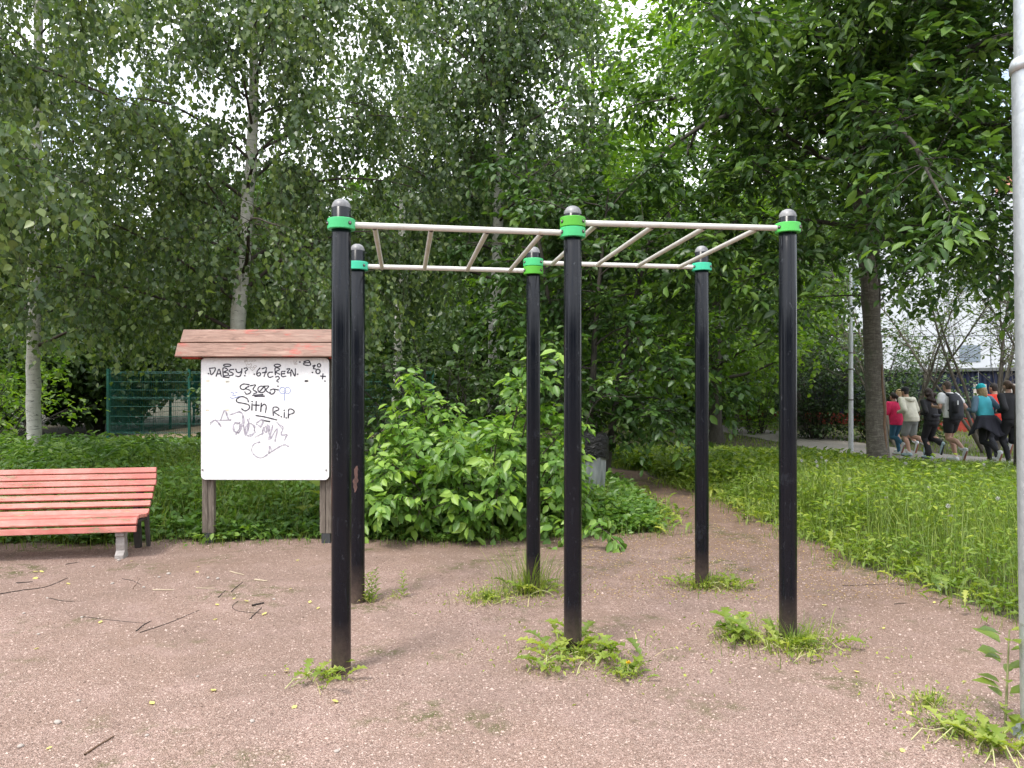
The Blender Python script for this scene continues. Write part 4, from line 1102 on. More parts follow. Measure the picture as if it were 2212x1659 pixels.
# graffiti: marker strokes laid on the panel. coordinates are in a 867 x 825 sheet
t = NT('ink_black'); M['ink_black'] = t.set(base=t.ramp(t.noise(22, 5, .7, t.coord()), [(.4, (.012, .010, .018)), (.62, (.05, .045, .07)), (.74, (.22, .20, .26))]), rough=.6); M['ink_grey'] = plain('ink_grey', (.36, .335, .40), .7, var=.55, scale=45); M['ink_blue'] = plain('ink_blue', (.06, .13, .45), .6)
M['ink_pencil'] = plain('ink_pencil', (.38, .34, .32), .8); M['tape'] = plain('tape', (.62, .57, .44), .7, var=.1)
def ell(cx, cy_, rx, ry, a0=0, a1=360, n=18): return [(cx + rx * math.cos(R(a0 + (a1 - a0) * i / n)), cy_ + ry * math.sin(R(a0 + (a1 - a0) * i / n))) for i in range(n + 1)]
def dot(x, y): return [(x - 3, y), (x + 3, y + 1)]
def strokes(name, mat, width, lines, off=.0135, rough=False):
    m = MB()
    for ln in lines:
        P = np.array([((x - 275) / 867 * PW - PW / 2, PH - (y - 283) / 825 * PH) for x, y in ln])
        if len(P) > 2: P = spline(np.column_stack([P, np.zeros(len(P))]), len(P) * 4)[:, :2]
        T = unit(np.gradient(P, axis=0)); N = np.stack([-T[:, 1], T[:, 0]], -1)
        w = width * (1 + .18 * np.sin(np.arange(len(P)) * 1.7))[:, None] / 2
        if rough: w = w * rng.uniform(.35, 1.3, (len(P), 1))
        a, b = P + N * w, P - N * w
        # pulled-out ends
        a[0] -= T[0] * width * .3; b[0] -= T[0] * width * .3; a[-1] += T[-1] * width * .3; b[-1] += T[-1] * width * .3
        V = np.vstack([np.column_stack([a[:, 0], np.full(len(P), -off), a[:, 1]]), np.column_stack([b[:, 0], np.full(len(P), -off), b[:, 1]])])
        n = len(P); m.add(V, [(i, i + 1, i + 1 + n, i + n) for i in range(n - 1)])
    o = m.build(name, mat, nb); o.location = (0, -.062, PZ0); return o
k1 = [dot(326, 388), [(333, 353), (350, 351), (372, 351), (366, 375), (345, 396), (338, 372), (333, 353)], [(378, 406), (398, 358), (413, 406)], [(384, 391), (410, 389)],
      [(426, 403), (425, 352), (448, 354), (455, 366), (430, 378), (456, 384), (460, 397), (427, 405)], [(424, 411), (466, 415)], ell(453, 332, 25, 8),
      [(498, 360), (476, 361), (466, 373), (489, 384), (492, 396), (466, 403)], [(511, 358), (518, 376), (534, 382), (548, 372)], [(553, 355), (549, 385), (536, 408), (512, 404)],
      [(567, 353), (584, 350), (590, 361), (575, 374), (578, 388)], dot(572, 402)]
k2 = [dot(637, 392), [(676, 350), (657, 373), (654, 396), (668, 405), (680, 392), (672, 382), (656, 388)], [(690, 356), (719, 350), (703, 409)], [(692, 383), (721, 378)],
      [(761, 379), (738, 380), (728, 396), (738, 414), (763, 408)], [(780, 397), (778, 352), (800, 351), (806, 363), (782, 377), (809, 393)], ell(793, 334, 21, 9),
      [(846, 374), (822, 376), (824, 408), (851, 406)], [(823, 390), (843, 388)], [(857, 358), (877, 356), (860, 383), (881, 382)], [(884, 406), (888, 362), (912, 406), (915, 356)], dot(930, 392),
      [(781, 412), (799, 408), (806, 422), (789, 436), (800, 446)], dot(797, 473)]
k3 = [[(972, 308), (1006, 301), (1016, 331), (978, 330), (972, 318), (1010, 313)], dot(945, 310), [(1032, 338), (1050, 332), (1036, 352), (1053, 358)], dot(1030, 380),
      ell(1075, 333, 11, 11), ell(1068, 374, 14, 15), [(1085, 405), (1119, 408)], [(1102, 390), (1098, 424)], dot(1115, 438)]
k4 = [[(602, 463), (562, 459), (540, 478), (556, 496), (585, 490)], [(600, 474), (576, 489), (604, 500), (612, 516), (585, 528), (572, 512)], [(608, 471), (645, 466), (628, 496), (655, 514), (632, 526)],
      ell(686, 495, 25, 22), [(668, 515), (706, 474)], [(700, 474), (735, 474), (716, 500), (742, 522)], [(745, 500), (768, 493), (776, 512), (754, 529), (743, 512)], [(775, 494), (800, 499)], [(624, 536), (696, 530)], [(640, 543), (706, 541)]]
k5 = [[(597, 580), (588, 558), (555, 544), (520, 558), (520, 581), (560, 589), (598, 600), (603, 624), (575, 641), (550, 626)], [(622, 592), (620, 636)], dot(622, 577), [(650, 575), (648, 640)], [(630, 601), (671, 603)],
      [(685, 588), (680, 646)], [(682, 613), (704, 596), (718, 611), (712, 652)], [(766, 673), (765, 620), (793, 617), (803, 633), (772, 648), (806, 673)], dot(820, 680), [(840, 651), (840, 685)], dot(840, 636), dot(854, 688),
      [(868, 689), (870, 632), (898, 633), (906, 652), (874, 666)], [(648, 672), (716, 684), (789, 702)], [(690, 705), (742, 713)]]
kg = [[(338, 720), (374, 706), (410, 747)], [(374, 707), (480, 700)], [(408, 706), (435, 634), (456, 692)], [(470, 668), (548, 648), (556, 720), (512, 802)], ell(520, 755, 28, 34), [(560, 672), (574, 802), (602, 742), (590, 700)],
      ell(606, 770, 32, 44), [(650, 722), (690, 700), (682, 742), (652, 732)], [(690, 802), (700, 750), (715, 792), (735, 738), (741, 802)], [(762, 738), (746, 832), (792, 760), (780, 850)], [(800, 730), (832, 752), (818, 800), (858, 802), (838, 842)],
      [(640, 820), (700, 790)], [(675, 852), (632, 868), (620, 914), (650, 950), (690, 958), (742, 925), (800, 888), (842, 870), (868, 882)], [(735, 926), (742, 880), (756, 916)]]
strokes('marker_lettering', M['ink_black'], .0118, k1); strokes('marker_lettering', M['ink_black'], .0118, k2); strokes('marker_lettering', M['ink_black'], .0118, k3); strokes('marker_lettering', M['ink_black'], .0118, k4); strokes('marker_lettering', M['ink_black'], .0118, k5)
strokes('faded_scrawl', M['ink_grey'], .0115, kg, .0137, True)
strokes('faded_scrawl', M['ink_grey'], .009, [[(x + rng.normal() * 7, y + rng.normal() * 7) for x, y in l] for l in kg[:11]], .0136, True)
strokes('blue_scrawl', M['ink_blue'], .0045, [ell(828, 503, 19, 22), ell(862, 503, 19, 22), [(842, 520), (842, 570)], dot(832, 510), dot(858, 510)], .0139)
strokes('blue_scrawl', M['ink_blue'], .0045, [[(478, 516), (494, 518)], [(506, 513), (522, 516)], [(496, 520), (492, 538), (512, 536)], [(472, 546), (490, 556), (542, 540)]], .0139)
strokes('pencil_scrawl', M['ink_pencil'], .004, [[(600, 350), (582, 333), (590, 322), (600, 330), (612, 320), (618, 334), (600, 350)], [(624, 368), (610, 354), (618, 345), (625, 352), (634, 344), (638, 356), (624, 368)], [(905, 302), (908, 328)], [(926, 302), (914, 318), (918, 328), (928, 322), (916, 316)],
      [(570, 312), (574, 298), (580, 308), (586, 297), (590, 310)], [(598, 306), (610, 304)], [(616, 306), (628, 303)], [(634, 304), (648, 300)], [(640, 350), (654, 338), (640, 334), (630, 342)]], .0140)
def patch(x0, y0, x1, y1, mat, name):
    strokes(name, mat, abs(y1 - y0) / 825 * PH, [[(x0, (y0 + y1) / 2), (x1, (y0 + y1) / 2)]], .0126)
for p in ((313, 434, 331, 443), (447, 437, 465, 449), (310, 634, 327, 642), (443, 632, 460, 642)): patch(*p, M['tape'], 'tape_scrap')
M['residue'] = plain('residue', (.76, .755, .735), .7, var=.05, scale=20)
patch(368, 424, 486, 494, M['residue'], 'poster_residue'); patch(1004, 404, 1056, 474, M['residue'], 'poster_residue'); patch(981, 433, 999, 445, M['ink_black'], 'black_tape')

# ================================================================== BENCH
t = NT('bench_paint')
g = t.noise(5, 8, .7, t.wpos(scale=(.8, 4, 7)), .5)
c = t.ramp(t.noise(3.2, 6, .65, t.wpos()), [(.3, (.48, .130, .105)), (.5, (.54, .185, .155)), (.7, (.59, .26, .22))])
c = t.mix(t.ramp(g, [(.55, 0), (.68, .6)]), c, (.62, .33, .27))
wear = t.math('MULTIPLY', t.ramp(t.noise(3.6, 8, .75, t.wpos(scale=(.6, 3, 6), loc=(3, 1, 2))), [(.575, 0), (.62, 1)]), 1.0)
c = t.mix(wear, c, (.36, .29, .18))
t.bump(t.math('SUBTRACT', g, wear), .6, .006); M['bench_paint'] = t.set(base=c, rough=.6)
M['cast_grey'] = plain('cast_grey', (.30, .275, .265), .8, var=.3, scale=14, bump=.5); M['cast_dark'] = plain('cast_dark', (.055, .048, .045), .8, var=.3)
be = empty('bench', (-3.47, 6.93, 0), R(9), 'long red slatted park bench with curved backrest, cut by the left edge', 'bench')
BL = 2.1
def bslat(y, z, w, th, ang, x1=0.0, dx=0):
    m = MB(); m.add(*box_vf((0, 0, 0), (BL + x1, w, th))); me = m.mesh('slat'); bevel_mesh(me, .006, 2)
    o = mobj('slat', me, M['bench_paint'], be); o.location = (-(BL + x1) / 2 + x1 + dx, y, z); o.rotation_euler = (R(ang) + rng.normal() * .015, rng.normal() * .0012, rng.normal() * .0012)
bslat(.000, .272, .054, .036, 86); bslat(.026, .342, .062, .036, 62)
for d, z, a in ((.085, .372, 8), (.155, .368, -4), (.225, .358, -8), (.295, .350, -4)): bslat(d, z, .060, .034, a, .0)
for i in range(7):
    s_ = i / 6; d = .365 + .255 * (s_ ** .85); z = .372 + .372 * s_ + .012 * math.sin(s_ * 3.1)
    bslat(d, z, .0535, .034, 48 + 16 * min(1, s_ * 2.2), .0 + .012 * math.sin(s_ * 3.0), .004 * rng.normal())
def profile_leg(name, pts, x, th, mat):
    n = len(pts); v = [(x - th / 2, a, b) for a, b in pts] + [(x + th / 2, a, b) for a, b in pts]
    f = [tuple(range(n)), tuple(range(2 * n - 1, n - 1, -1))] + [(i, i + n, (i + 1) % n + n, (i + 1) % n) for i in range(n)]
    m = MB(); m.add(v, f); me = m.mesh(name); bm = bmesh.new(); bm.from_mesh(me); bmesh.ops.recalc_face_normals(bm, faces=bm.faces); bm.to_mesh(me); bm.free(); return mobj(name, me, mat, be)
for x in (-.15, -BL + .15):
    profile_leg('front_leg', [(.00, 0), (.125, 0), (.13, .02), (.105, .06), (.115, .12), (.10, .18), (.12, .245), (.015, .255), (.01, .21), (.03, .195), (.025, .12), (.035, .07), (.00, .03)], x, .075, M['cast_grey'])
    profile_leg('side_frame', [(.03, .25), (.40, .255), (.47, .0), (.54, .0), (.505, .28), (.56, .45), (.655, .735), (.625, .745), (.48, .50), (.385, .345), (.29, .322), (.10, .338), (.055, .31)], x + .01, .05, M['cast_dark'])
profile_leg('end_bracket', [(.07, .31), (.36, .31), (.43, .02), (.47, .02), (.42, .34), (.38, .346), (.29, .324), (.10, .34)], -.03, .03, M['cast_dark'])

# ================================================================== LITTER BIN
t = NT('zinc'); c = t.ramp(t.noise(6, 5, .6, t.coord(scale=(3, 3, .5))), [(.3, (.16, .175, .19)), (.7, (.36, .38, .40))]); M['zinc'] = t.set(base=c, rough=.5, metal=.5)
t = NT('bag'); t.bump(t.noise(9, 5, .6, t.coord(scale=(1, 1, 2)), 1.5), 1.0, .06); M['bag'] = t.set(base=(.006, .006, .007), rough=.3, spec=.3)
bin_ = empty('litter_bin', (.92, 9.35, 0), 0, 'ribbed zinc litter bin with a black bag over its rim behind the bush', 'litter bin')
S = 72; th = np.arange(S) * 2 * np.pi / S; rib = 1 + .035 * np.sign(np.sin(th * 18))
prof = [(.215, .16), (.235, .45), (.25, .80)]
V = np.array([[r * rib[i] * math.cos(a), r * rib[i] * math.sin(a), z] for r, z in prof for i, a in enumerate(th)]); idx = np.arange(len(V)).reshape(3, S)
q = np.stack([idx[:-1], np.roll(idx[:-1], -1, 1), np.roll(idx[1:], -1, 1), idx[1:]], -1).reshape(-1, 4)
mobj('body', np_mesh('body', V, q), M['zinc'], bin_)
lathe_obj('base', [(.001, .0), (.16, .0), (.16, .03), (.20, .16), (.001, .165)], M['cast_dark'], bin_, S=24)
bagp = [(.275, .70), (.285, .76), (.278, .84), (.282, .92), (.27, .975), (.25, .985), (.235, .95), (.22, .80), (.001, .70)]
V, q = lathe(bagp, 48); wob_ = 1 + .045 * np.sin(np.arctan2(V[:, 1], V[:, 0]) * 11 + V[:, 2] * 30) * rng.uniform(.4, 1.2, len(V)); V[:, :2] *= wob_[:, None]; V[:, 2] += .022 * np.sin(np.arctan2(V[:, 1], V[:, 0]) * 5)
mobj('bag', np_mesh('bag', V, q), M['bag'], bin_, True)

# ================================================================== POLES
t = NT('galvanised'); cell = t.voro(70, t.coord(scale=(1, 1, .6))); g = t.new('ShaderNodeSeparateColor'); t.l.new(cell, g.inputs[0])
c = t.ramp(t.math('ADD', t.math('MULTIPLY', g.outputs[0], .5), t.math('MULTIPLY', t.noise(9, 5, .6, t.coord()), .5)), [(.2, (.44, .47, .50)), (.8, (.56, .59, .62))])
t.bump(t.noise(14, 4, .6, t.coord()), .15, .005); M['galvanised'] = t.set(base=c, rough=.42, metal=.55)
pole = empty('lamp_post', (2.408, 3.42, 0), 0, 'galvanised lamp post cropped by the right edge of the picture', 'lamp post')
def pole_part(name, a, b, r0, r1, mat, S=28):
    P = np.linspace(a, b, 6); V, q = tubes_vf(P, np.linspace(r0, r1, 6), S); return mobj(name, np_mesh(name, V, q), mat, pole, True)
pole_part('shaft', (0, 0, -.1), (-.045, 0, 3.06), .075, .072, M['galvanised']); pole_part('upper_shaft', (-.045, 0, 3.06), (-.075, 0, 6.5), .062, .050, M['galvanised'])
V, q = lathe([(.062, -.03), (.080, -.03), (.082, 0), (.072, .03), (.058, .035)], 28); o = mobj('joint_ring', np_mesh('joint_ring', V, q), M['galvanised'], pole, True); o.location = (-.045, 0, 3.06)
bbox_obj('access_cover', (-.078, -.035, .66), (.018, .10, .30), M['galvanised'], pole, .004)
lathe_obj('base_flange', [(.001, .012), (.12, .012), (.12, -.02)], M['galvanised'], pole, (0, 0, .0), S=24)
lathe_obj('lamp_head', [(.001, 0), (.10, .02), (.13, .10), (.05, .18), (.001, .19)], M['galvanised'], pole, (-.075, 0, 6.48), S=20)
lp = AT(1838, 962, 20.8); lz = float(hgt(lp[0], 20.8))
pole2 = empty('lamp_post', (lp[0], 20.8, lz), 0, 'slim grey lamp post beside the path, left of the cherry trunk', 'lamp post')
V, q = tubes_vf(np.array([(0, 0, -.1), (0, 0, 1.6), (0, 0, 3.3)]), np.array([.068, .064, .06]), 14); mobj('shaft', np_mesh('shaft', V, q), M['galvanised'], pole2, True)
V, q = tubes_vf(np.array([(0, 0, 3.28), (.0, 0, 4.2), (.0, 0, 5.2)]), np.array([.045, .042, .04]), 12); mobj('upper_shaft', np_mesh('upper_shaft', V, q), M['galvanised'], pole2, True)
lathe_obj('lamp_head', [(.001, 0), (.12, .02), (.16, .12), (.06, .2), (.001, .21)], M['galvanised'], pole2, (0, 0, 5.18), S=16)
for z in (1.45, 2.3, 2.75): lathe_obj('strap', [(.066, -.015), (.070, -.015), (.070, .015), (.066, .015)], M['dark_frame'], pole2, (0, 0, z), S=14)

# ================================================================== WEEDS AT THE POSTS
def weed(x, y, label, n_lob=10, L=(.10, .20), n_grass=0, gh=.15, n_small=0, stalks=0, flower=False, spread=.12, flat=.62, herbs=0, hh=.2, tint0=.5):
    root = empty('weed_clump', (x, y, 0), 0, label, 'weed')
    if n_lob:
        a = rng.random(n_lob) * 6.283; c = rng.normal(size=(n_lob, 2)) * spread * .6
        el = rng.uniform(.05, 1.0, n_lob) * (1 - flat) + .12
        ax = np.column_stack([np.cos(a), np.sin(a), el]); nr = np.column_stack([-np.cos(a) * el, -np.sin(a) * el, np.ones(n_lob)])
        l = rng.uniform(*L, size=n_lob)
        leaf_obj('toothed_leaves', LOBED, np.column_stack([c, np.full(n_lob, .006)]), ax, nr, l, l * rng.uniform(.32, .48, n_lob), np.clip(tint0 + rng.normal(size=n_lob) * .2, 0, 1), M['weed_leaf'], root)['kind'] = 'stuff'
    if n_small:
        n_small = int(n_small * 1.7); a = rng.random(n_small) * 6.283; q_ = np.abs(rng.normal(size=n_small)) * spread * rng.uniform(.6, 1.9, n_small)
        pos = np.column_stack([q_ * np.cos(a), q_ * np.sin(a) * .8, rng.uniform(.004, .05, n_small)])
        leaf_obj('small_leaves', KITE2, pos, unit(rng.normal(size=(n_small, 3)) + np.array([0, 0, .4])), unit(np.array([0, 0, 1.0]) + rng.normal(size=(n_small, 3)) * .5), rng.uniform(.012, .035, n_small), rng.uniform(.008, .018, n_small), np.clip(tint0 + .1 + rng.normal(size=n_small) * .22, 0, 1), M['weed_leaf'], root)['kind'] = 'stuff'
    if n_grass:
        a = rng.random(n_grass) * 6.283; q_ = np.abs(rng.normal(size=n_grass)) * spread * .9; ln = rng.uniform(.15, .9, n_grass)
        leaf_obj('grass_blades', BLADE, np.column_stack([q_ * np.cos(a), q_ * np.sin(a) * .7, np.zeros(n_grass)]), np.column_stack([np.cos(a) * ln, np.sin(a) * ln, np.ones(n_grass)]), -np.column_stack([np.cos(a), np.sin(a), -ln * .2]), gh * rng.uniform(.4, 1.2, n_grass), rng.uniform(.003, .007, n_grass), np.clip(.6 + rng.normal(size=n_grass) * .22, 0, 1), M['grass_blade'], root)['kind'] = 'stuff'
    nd = 6 + n_grass // 6; a = rng.random(nd) * 6.283; q_ = np.abs(rng.normal(size=nd)) * spread
    leaf_obj('dead_blades', BLADE, np.column_stack([q_ * np.cos(a), q_ * np.sin(a), np.full(nd, .004)]), np.column_stack([np.cos(a * 3), np.sin(a * 3), rng.uniform(.02, .5, nd)]), np.tile([0, 0, 1.0], (nd, 1)), rng.uniform(.05, .15, nd), rng.uniform(.003, .006, nd), rng.random(nd), M['dry_grass'], root)['kind'] = 'stuff'
    if herbs:
        for i in range(herbs):
            k = 22; u = (np.arange(k) + .5) / k; a = np.arange(k) * 2.4; cx, cy_ = rng.normal(size=2) * spread * .7
            ax = np.column_stack([np.cos(a), np.sin(a), np.full(k, .5)])
            leaf_obj('upright_leaves', OV, np.column_stack([np.full(k, cx), np.full(k, cy_), hh * u]), ax, np.column_stack([-np.cos(a) * .5, -np.sin(a) * .5, np.ones(k)]), .06 * (1.1 - .5 * u), .02 * (1.1 - .4 * u), np.clip(tint0 + rng.normal(size=k) * .15, 0, 1), M['weed_leaf'], root)['kind'] = 'stuff'
    if stalks:
        P, r_ = [], []
        for i in range(stalks):
            a = rng.random() * 6.283; l = rng.uniform(.12, .26); d = np.array([math.cos(a), math.sin(a), 0]); s_ = rng.normal(size=3) * spread * .4; s_[2] = 0
            P.append([s_ + d * l * u + np.array([0, 0, .005 + l * .9 * u * (1 - u) * rng.uniform(.4, 1.2)]) for u in (0, .25, .5, .75, 1)]); r_.append([.0028] * 5)
        V, q = tubes_vf(np.array(P), np.array(r_), 5); mobj('bent_stalks', np_mesh('bent_stalks', V, q), M['dry_stalk'], root, True)['kind'] = 'stuff'
    if flower:
        d = rand_dir(60); d[:, 2] = np.abs(d[:, 2]) * .6; V, F, _ = leaves_vf(KITE, np.tile(np.array(flower), (60, 1)), d, np.roll(d, 1, 0), np.full(60, .017), np.full(60, .006)); mobj('yellow_flower', np_mesh('yellow_flower', V, F), M['yellow'], root)
        V, q = tubes_vf(np.array([(flower[0] * .6, flower[1], 0), (flower[0] * .8, flower[1], .03), flower]), np.array([.003] * 3), 5); mobj('stalk', np_mesh('stalk', V, q), M['dry_stalk'], root)
    return root
M['dry_stalk'] = plain('dry_stalk', (.42, .42, .20), .7); M['yellow'] = plain('yellow', (.75, .52, .02), .7)
weed(-1.03, 4.10, 'dandelion clump at the foot of the near left post', 13, (.10, .19), 0, .1, 70, 3, spread=.10)
weed(.40, 4.42, 'largest dandelion patch around the foot of the near middle post', 46, (.12, .22), 60, .14, 260, 6, spread=.24)
weed(.62, 4.14, 'small feathery weed with one yellow flower before the near middle post', 16, (.08, .13), 30, .08, 80, 0, flower=(.02, -.02, .075), spread=.08)
weed(.20, 4.20, 'few broad weed leaves lying left of the near middle post', 5, (.14, .18), 0, .1, 40, 3, spread=.07)
weed(1.72, 4.60, 'pale grassy weed patch around the foot of the near right post', 16, (.12, .2), 320, .17, 420, 16, spread=.22, tint0=.65)
weed(1.42, 4.75, 'leafy dandelion tuft left of the near right post', 16, (.14, .24), 80, .14, 80, 6, spread=.12)
weed(-1.06, 5.55, 'upright leafy weed right of the far left post', 4, (.05, .09), 14, .1, 30, 0, spread=.05, herbs=3, hh=.22)
weed(-.86, 5.62, 'single upright weed standing in the open gravel', 0, n_small=14, herbs=1, hh=.20, spread=.04)
weed(.13, 5.80, 'tall grass tuft around the foot of the far middle post', 22, (.10, .18), 260, .34, 160, 5, spread=.19)
weed(-.18, 5.6, 'low grassy weed spread left of the far middle post', 6, (.06, .12), 160, .10, 200, 2, spread=.17, tint0=.6)
weed(1.52, 5.94, 'grassy weed ring around the foot of the far right post', 16, (.09, .16), 200, .14, 260, 3, spread=.20, tint0=.55)
weed(1.76, 5.90, 'dandelion leaves right of the far right post', 10, (.10, .16), 20, .08, 40, 0, spread=.09)
weed(2.06, 3.48, 'small green weed mat near the lamp post base', 10, (.06, .12), 60, .08, 160, 2, spread=.12)
weed(2.14, 3.32, 'pale weed with long bent stalks in the bottom right corner', 20, (.10, .2), 30, .1, 120, 10, spread=.13, tint0=.6)
weed(2.08, 3.75, 'short grass tuft in the gravel left of the lamp post', 0, (.1, .2), 120, .07, 80, 0, spread=.13)
# burdock-like plant standing by the lamp post, big rhubarb leaf by the board
def leafy(name, x, y, label, n, hmax, L, ratio, tint0, cat='plant'):
    root = empty(name, (x, y, 0), 0, label, cat); a = rng.random(n) * 6.283; u = np.linspace(.15, 1, n); l = L * rng.uniform(.7, 1.2, n)
    ax = np.column_stack([np.cos(a), np.sin(a), np.full(n, .35)]); pos = np.column_stack([.02 * np.cos(a), .02 * np.sin(a), hmax * u])
    leaf_obj('broad_leaves', OV, pos, ax, np.column_stack([-np.cos(a) * .35, -np.sin(a) * .35 - .2, np.ones(n)]), l, l * ratio, np.clip(tint0 + rng.normal(size=n) * .2, 0, 1), M['weed_leaf'], root)['kind'] = 'stuff'
    V, q = tubes_vf(np.array([(0, 0, 0), (.01, 0, hmax * .5), (.02, 0, hmax)]), np.array([.006, .005, .003]), 6); mobj('stem', np_mesh('stem', V, q), M['stalk'], root, True); return root
leafy('broadleaf_plant', 2.30, 3.50, 'upright broad-leaved plant growing beside the galvanised lamp post', 18, .46, .12, .55, .45)
leafy('broadleaf_plant', -2.15, 8.35, 'large pale rhubarb-like leaves behind the notice board leg', 7, .55, .34, .75, .75)

# ================================================================== SMALL THINGS ON THE GRAVEL
def GND(px, py):
    Y = CAM_H * FOC / (py - HY); return (px - CX) / FOC * Y, Y
def z7(x, y): return GND(x * .3472, 1179.5 + y * .3472)
def z8(x, y): return GND(1426 + x * .3716, 1042 + y * .3716)
M['stick_dark'] = plain('stick_dark', (.035, .027, .024), .85, var=.3); M['stick_brown'] = plain('stick_brown', (.13, .075, .045), .8, var=.3, scale=20); M['stick_pale'] = plain('stick_pale', (.46, .38, .27), .8, var=.2)
def stick(pts, r, mat, label):
    r *= .6; P = np.array([(*p, r * .8 + .001) for p in pts]); c = P[0].copy(); c[2] = 0
    Q = spline(P - c, max(6, 3 * len(P))); Q[:, :2] += rng.normal(size=(len(Q), 2)) * r * .4
    V, q = tubes_vf(Q, np.linspace(r, r * .6, len(Q)), 6); me = np_mesh('stick', V, q)
    o = mobj('stick', me, M[mat], None, True); o.location = c; tag(o, label, 'stick', 'sticks on the gravel')
stick([z7(530, 1300), z7(620, 1240), z7(715, 1185)], .008, 'stick_brown', 'straight brown stick in the near left gravel')
stick([z7(870, 540), z7(1050, 480), z7(1240, 400)], .004, 'stick_dark', 'long thin dark twig between bench and near left post')
stick([z7(850, 530), z7(900, 490), z7(945, 468)], .006, 'stick_dark', 'short forked dark twig crossing the long thin one')
stick([z7(0, 300), z7(150, 275), z7(290, 255), z7(420, 200)], .006, 'stick_dark', 'long dark branch on the gravel at the left edge')
stick([z7(310, 325), z7(390, 342), z7(465, 345)], .004, 'stick_dark', 'curved dark twig below the bench leg')
stick([z7(520, 440), z7(700, 462), z7(900, 482)], .003, 'stick_dark', 'hair-thin curved twig left of the long thin one')
stick([z7(1570, 375), z7(1640, 358)], .013, 'stick_dark', 'thick short chunk of dark wood in the gravel')
stick([z7(1480, 345), z7(1445, 380), z7(1500, 408), z7(1700, 425)], .0035, 'stick_dark', 'curled dark twig beside the chunk of wood')
stick([z7(1550, 460), z7(1590, 420), z7(1630, 385)], .006, 'stick_dark', 'dark twig pointing at the chunk of wood')
stick([z7(1360, 320), z7(1405, 275)], .005, 'stick_dark', 'short slanted twig below the notice board')
stick([z7(1440, 285), z7(1510, 225)], .005, 'stick_dark', 'slanted dark twig right of the short slanted one')
stick([z7(950, 275), z7(1080, 276)], .008, 'stick_pale', 'pale flat wood splinter lying level in the gravel')
stick([z7(1585, 212), z7(1662, 220)], .011, 'stick_pale', 'pale thick wood piece under the notice board')
stick([z7(1430, 160), z7(1520, 182)], .008, 'stick_pale', 'pale splinter closest below the notice board leg')
stick([z7(760, 205), z7(820, 215), z7(880, 242)], .004, 'stick_dark', 'bent dark twig right of the bench leg')
stick([z7(828, 268), z7(872, 200)], .004, 'stick_brown', 'brown twig crossing the bent dark one')
stick([z7(100, 232), z7(150, 228), z7(205, 224)], .007, 'stick_dark', 'stubby dark twig below the bench')
stick([z7(410, 115), z7(492, 102)], .006, 'stick_dark', 'dark twig just left of the bench foot')
stick([z7(1220, 262), z7(1338, 266)], .005, 'stick_pale', 'thin pale straw in the gravel below the board')
stick([z8(1060, 602), z8(1200, 596), z8(1360, 590)], .0035, 'stick_dark', 'thin dark twig on the footpath right of the near right post')
stick([z8(1360, 708), z8(1432, 702)], .004, 'stick_dark', 'short dark twig on the footpath near the lawn')
M['yellow_leaf'] = leaf_mat('yellow_leaf', (.38, .34, .08), (.50, .47, .16), (.58, .55, .25), trans=.2, rough=.6)
fl_pts = [z7(*p) for p in ((240, 162), (272, 166), (240, 200), (435, 242), (620, 483), (1225, 160), (1465, 325), (1550, 348), (1355, 363), (1630, 433), (1355, 457), (1785, 780), (1335, 895), (960, 988), (1845, 995), (290, 1265), (1925, 358), (1800, 270), (1972, 395), (2100, 965), (245, 638), (1245, 132), (1840, 92), (810, 97))]
fl_pts += [z8(*p) for p in ((1870, 985), (1160, 1108), (1415, 1555), (1580, 1220), (1590, 705), (970, 718), (1430, 1335), (345, 455), (1300, 855))]
me_l = None
for (x, y) in fl_pts:
    if me_l is None:
        V, F, k = leaves_vf(T_ovate_tri(.05, .10), np.zeros((1, 3)), np.array([[1.0, 0, 0]]), np.array([[0, 0, 1.0]]), np.array([.040]), np.array([.032])); me_l = np_mesh('fallen_leaf', V, F, {'tint': np.full(len(V), .55)}); me_l.materials.append(M['yellow_leaf'])
    o = mobj('fallen_leaf', me_l); o.location = (x, y, .006); o.rotation_euler = (rng.normal() * .15, rng.normal() * .15, rng.random() * 6.28); s_ = rng.uniform(.7, 1.15); o.scale = (s_,) * 3
    tag(o, 'small yellow leaf fallen on the gravel', 'leaf', 'fallen yellow leaves on the gravel')
M['pebble'] = plain('pebble', (.36, .315, .285), .8, var=.3, scale=20)
bm = bmesh.new(); bmesh.ops.create_icosphere(bm, subdivisions=2, radius=1)
for v_ in bm.verts: v_.co *= 1 + random.uniform(-.14, .14)
pm = bpy.data.meshes.new('pebble'); bm.to_mesh(pm); bm.free(); pm.materials.append(M['pebble'])
for (x, y), s_ in zip([z7(*p) for p in ((740, 90), (1050, 175), (580, 130), (1355, 205), (1295, 200), (130, 1248), (360, 1100), (1570, 1092), (490, 965), (240, 550), (700, 235), (895, 258), (1705, 332), (295, 325), (510, 445), (150, 420), (1230, 812), (915, 1180), (2095, 1280), (990, 195))],
                      (.020, .020, .016, .018, .017, .016, .019, .015, .012, .012, .016, .014, .013, .011, .013, .012, .009, .011, .014, .013)):
    s_ *= .8; o = mobj('pebble', pm, None, None, True); o.location = (x, y, s_ * .35); o.scale = (s_ * 1.2, s_, s_ * .7); o.rotation_euler.z = rng.random() * 6
    tag(o, 'pale pebble larger than the gravel around it', 'pebble', 'pale pebbles on the gravel')
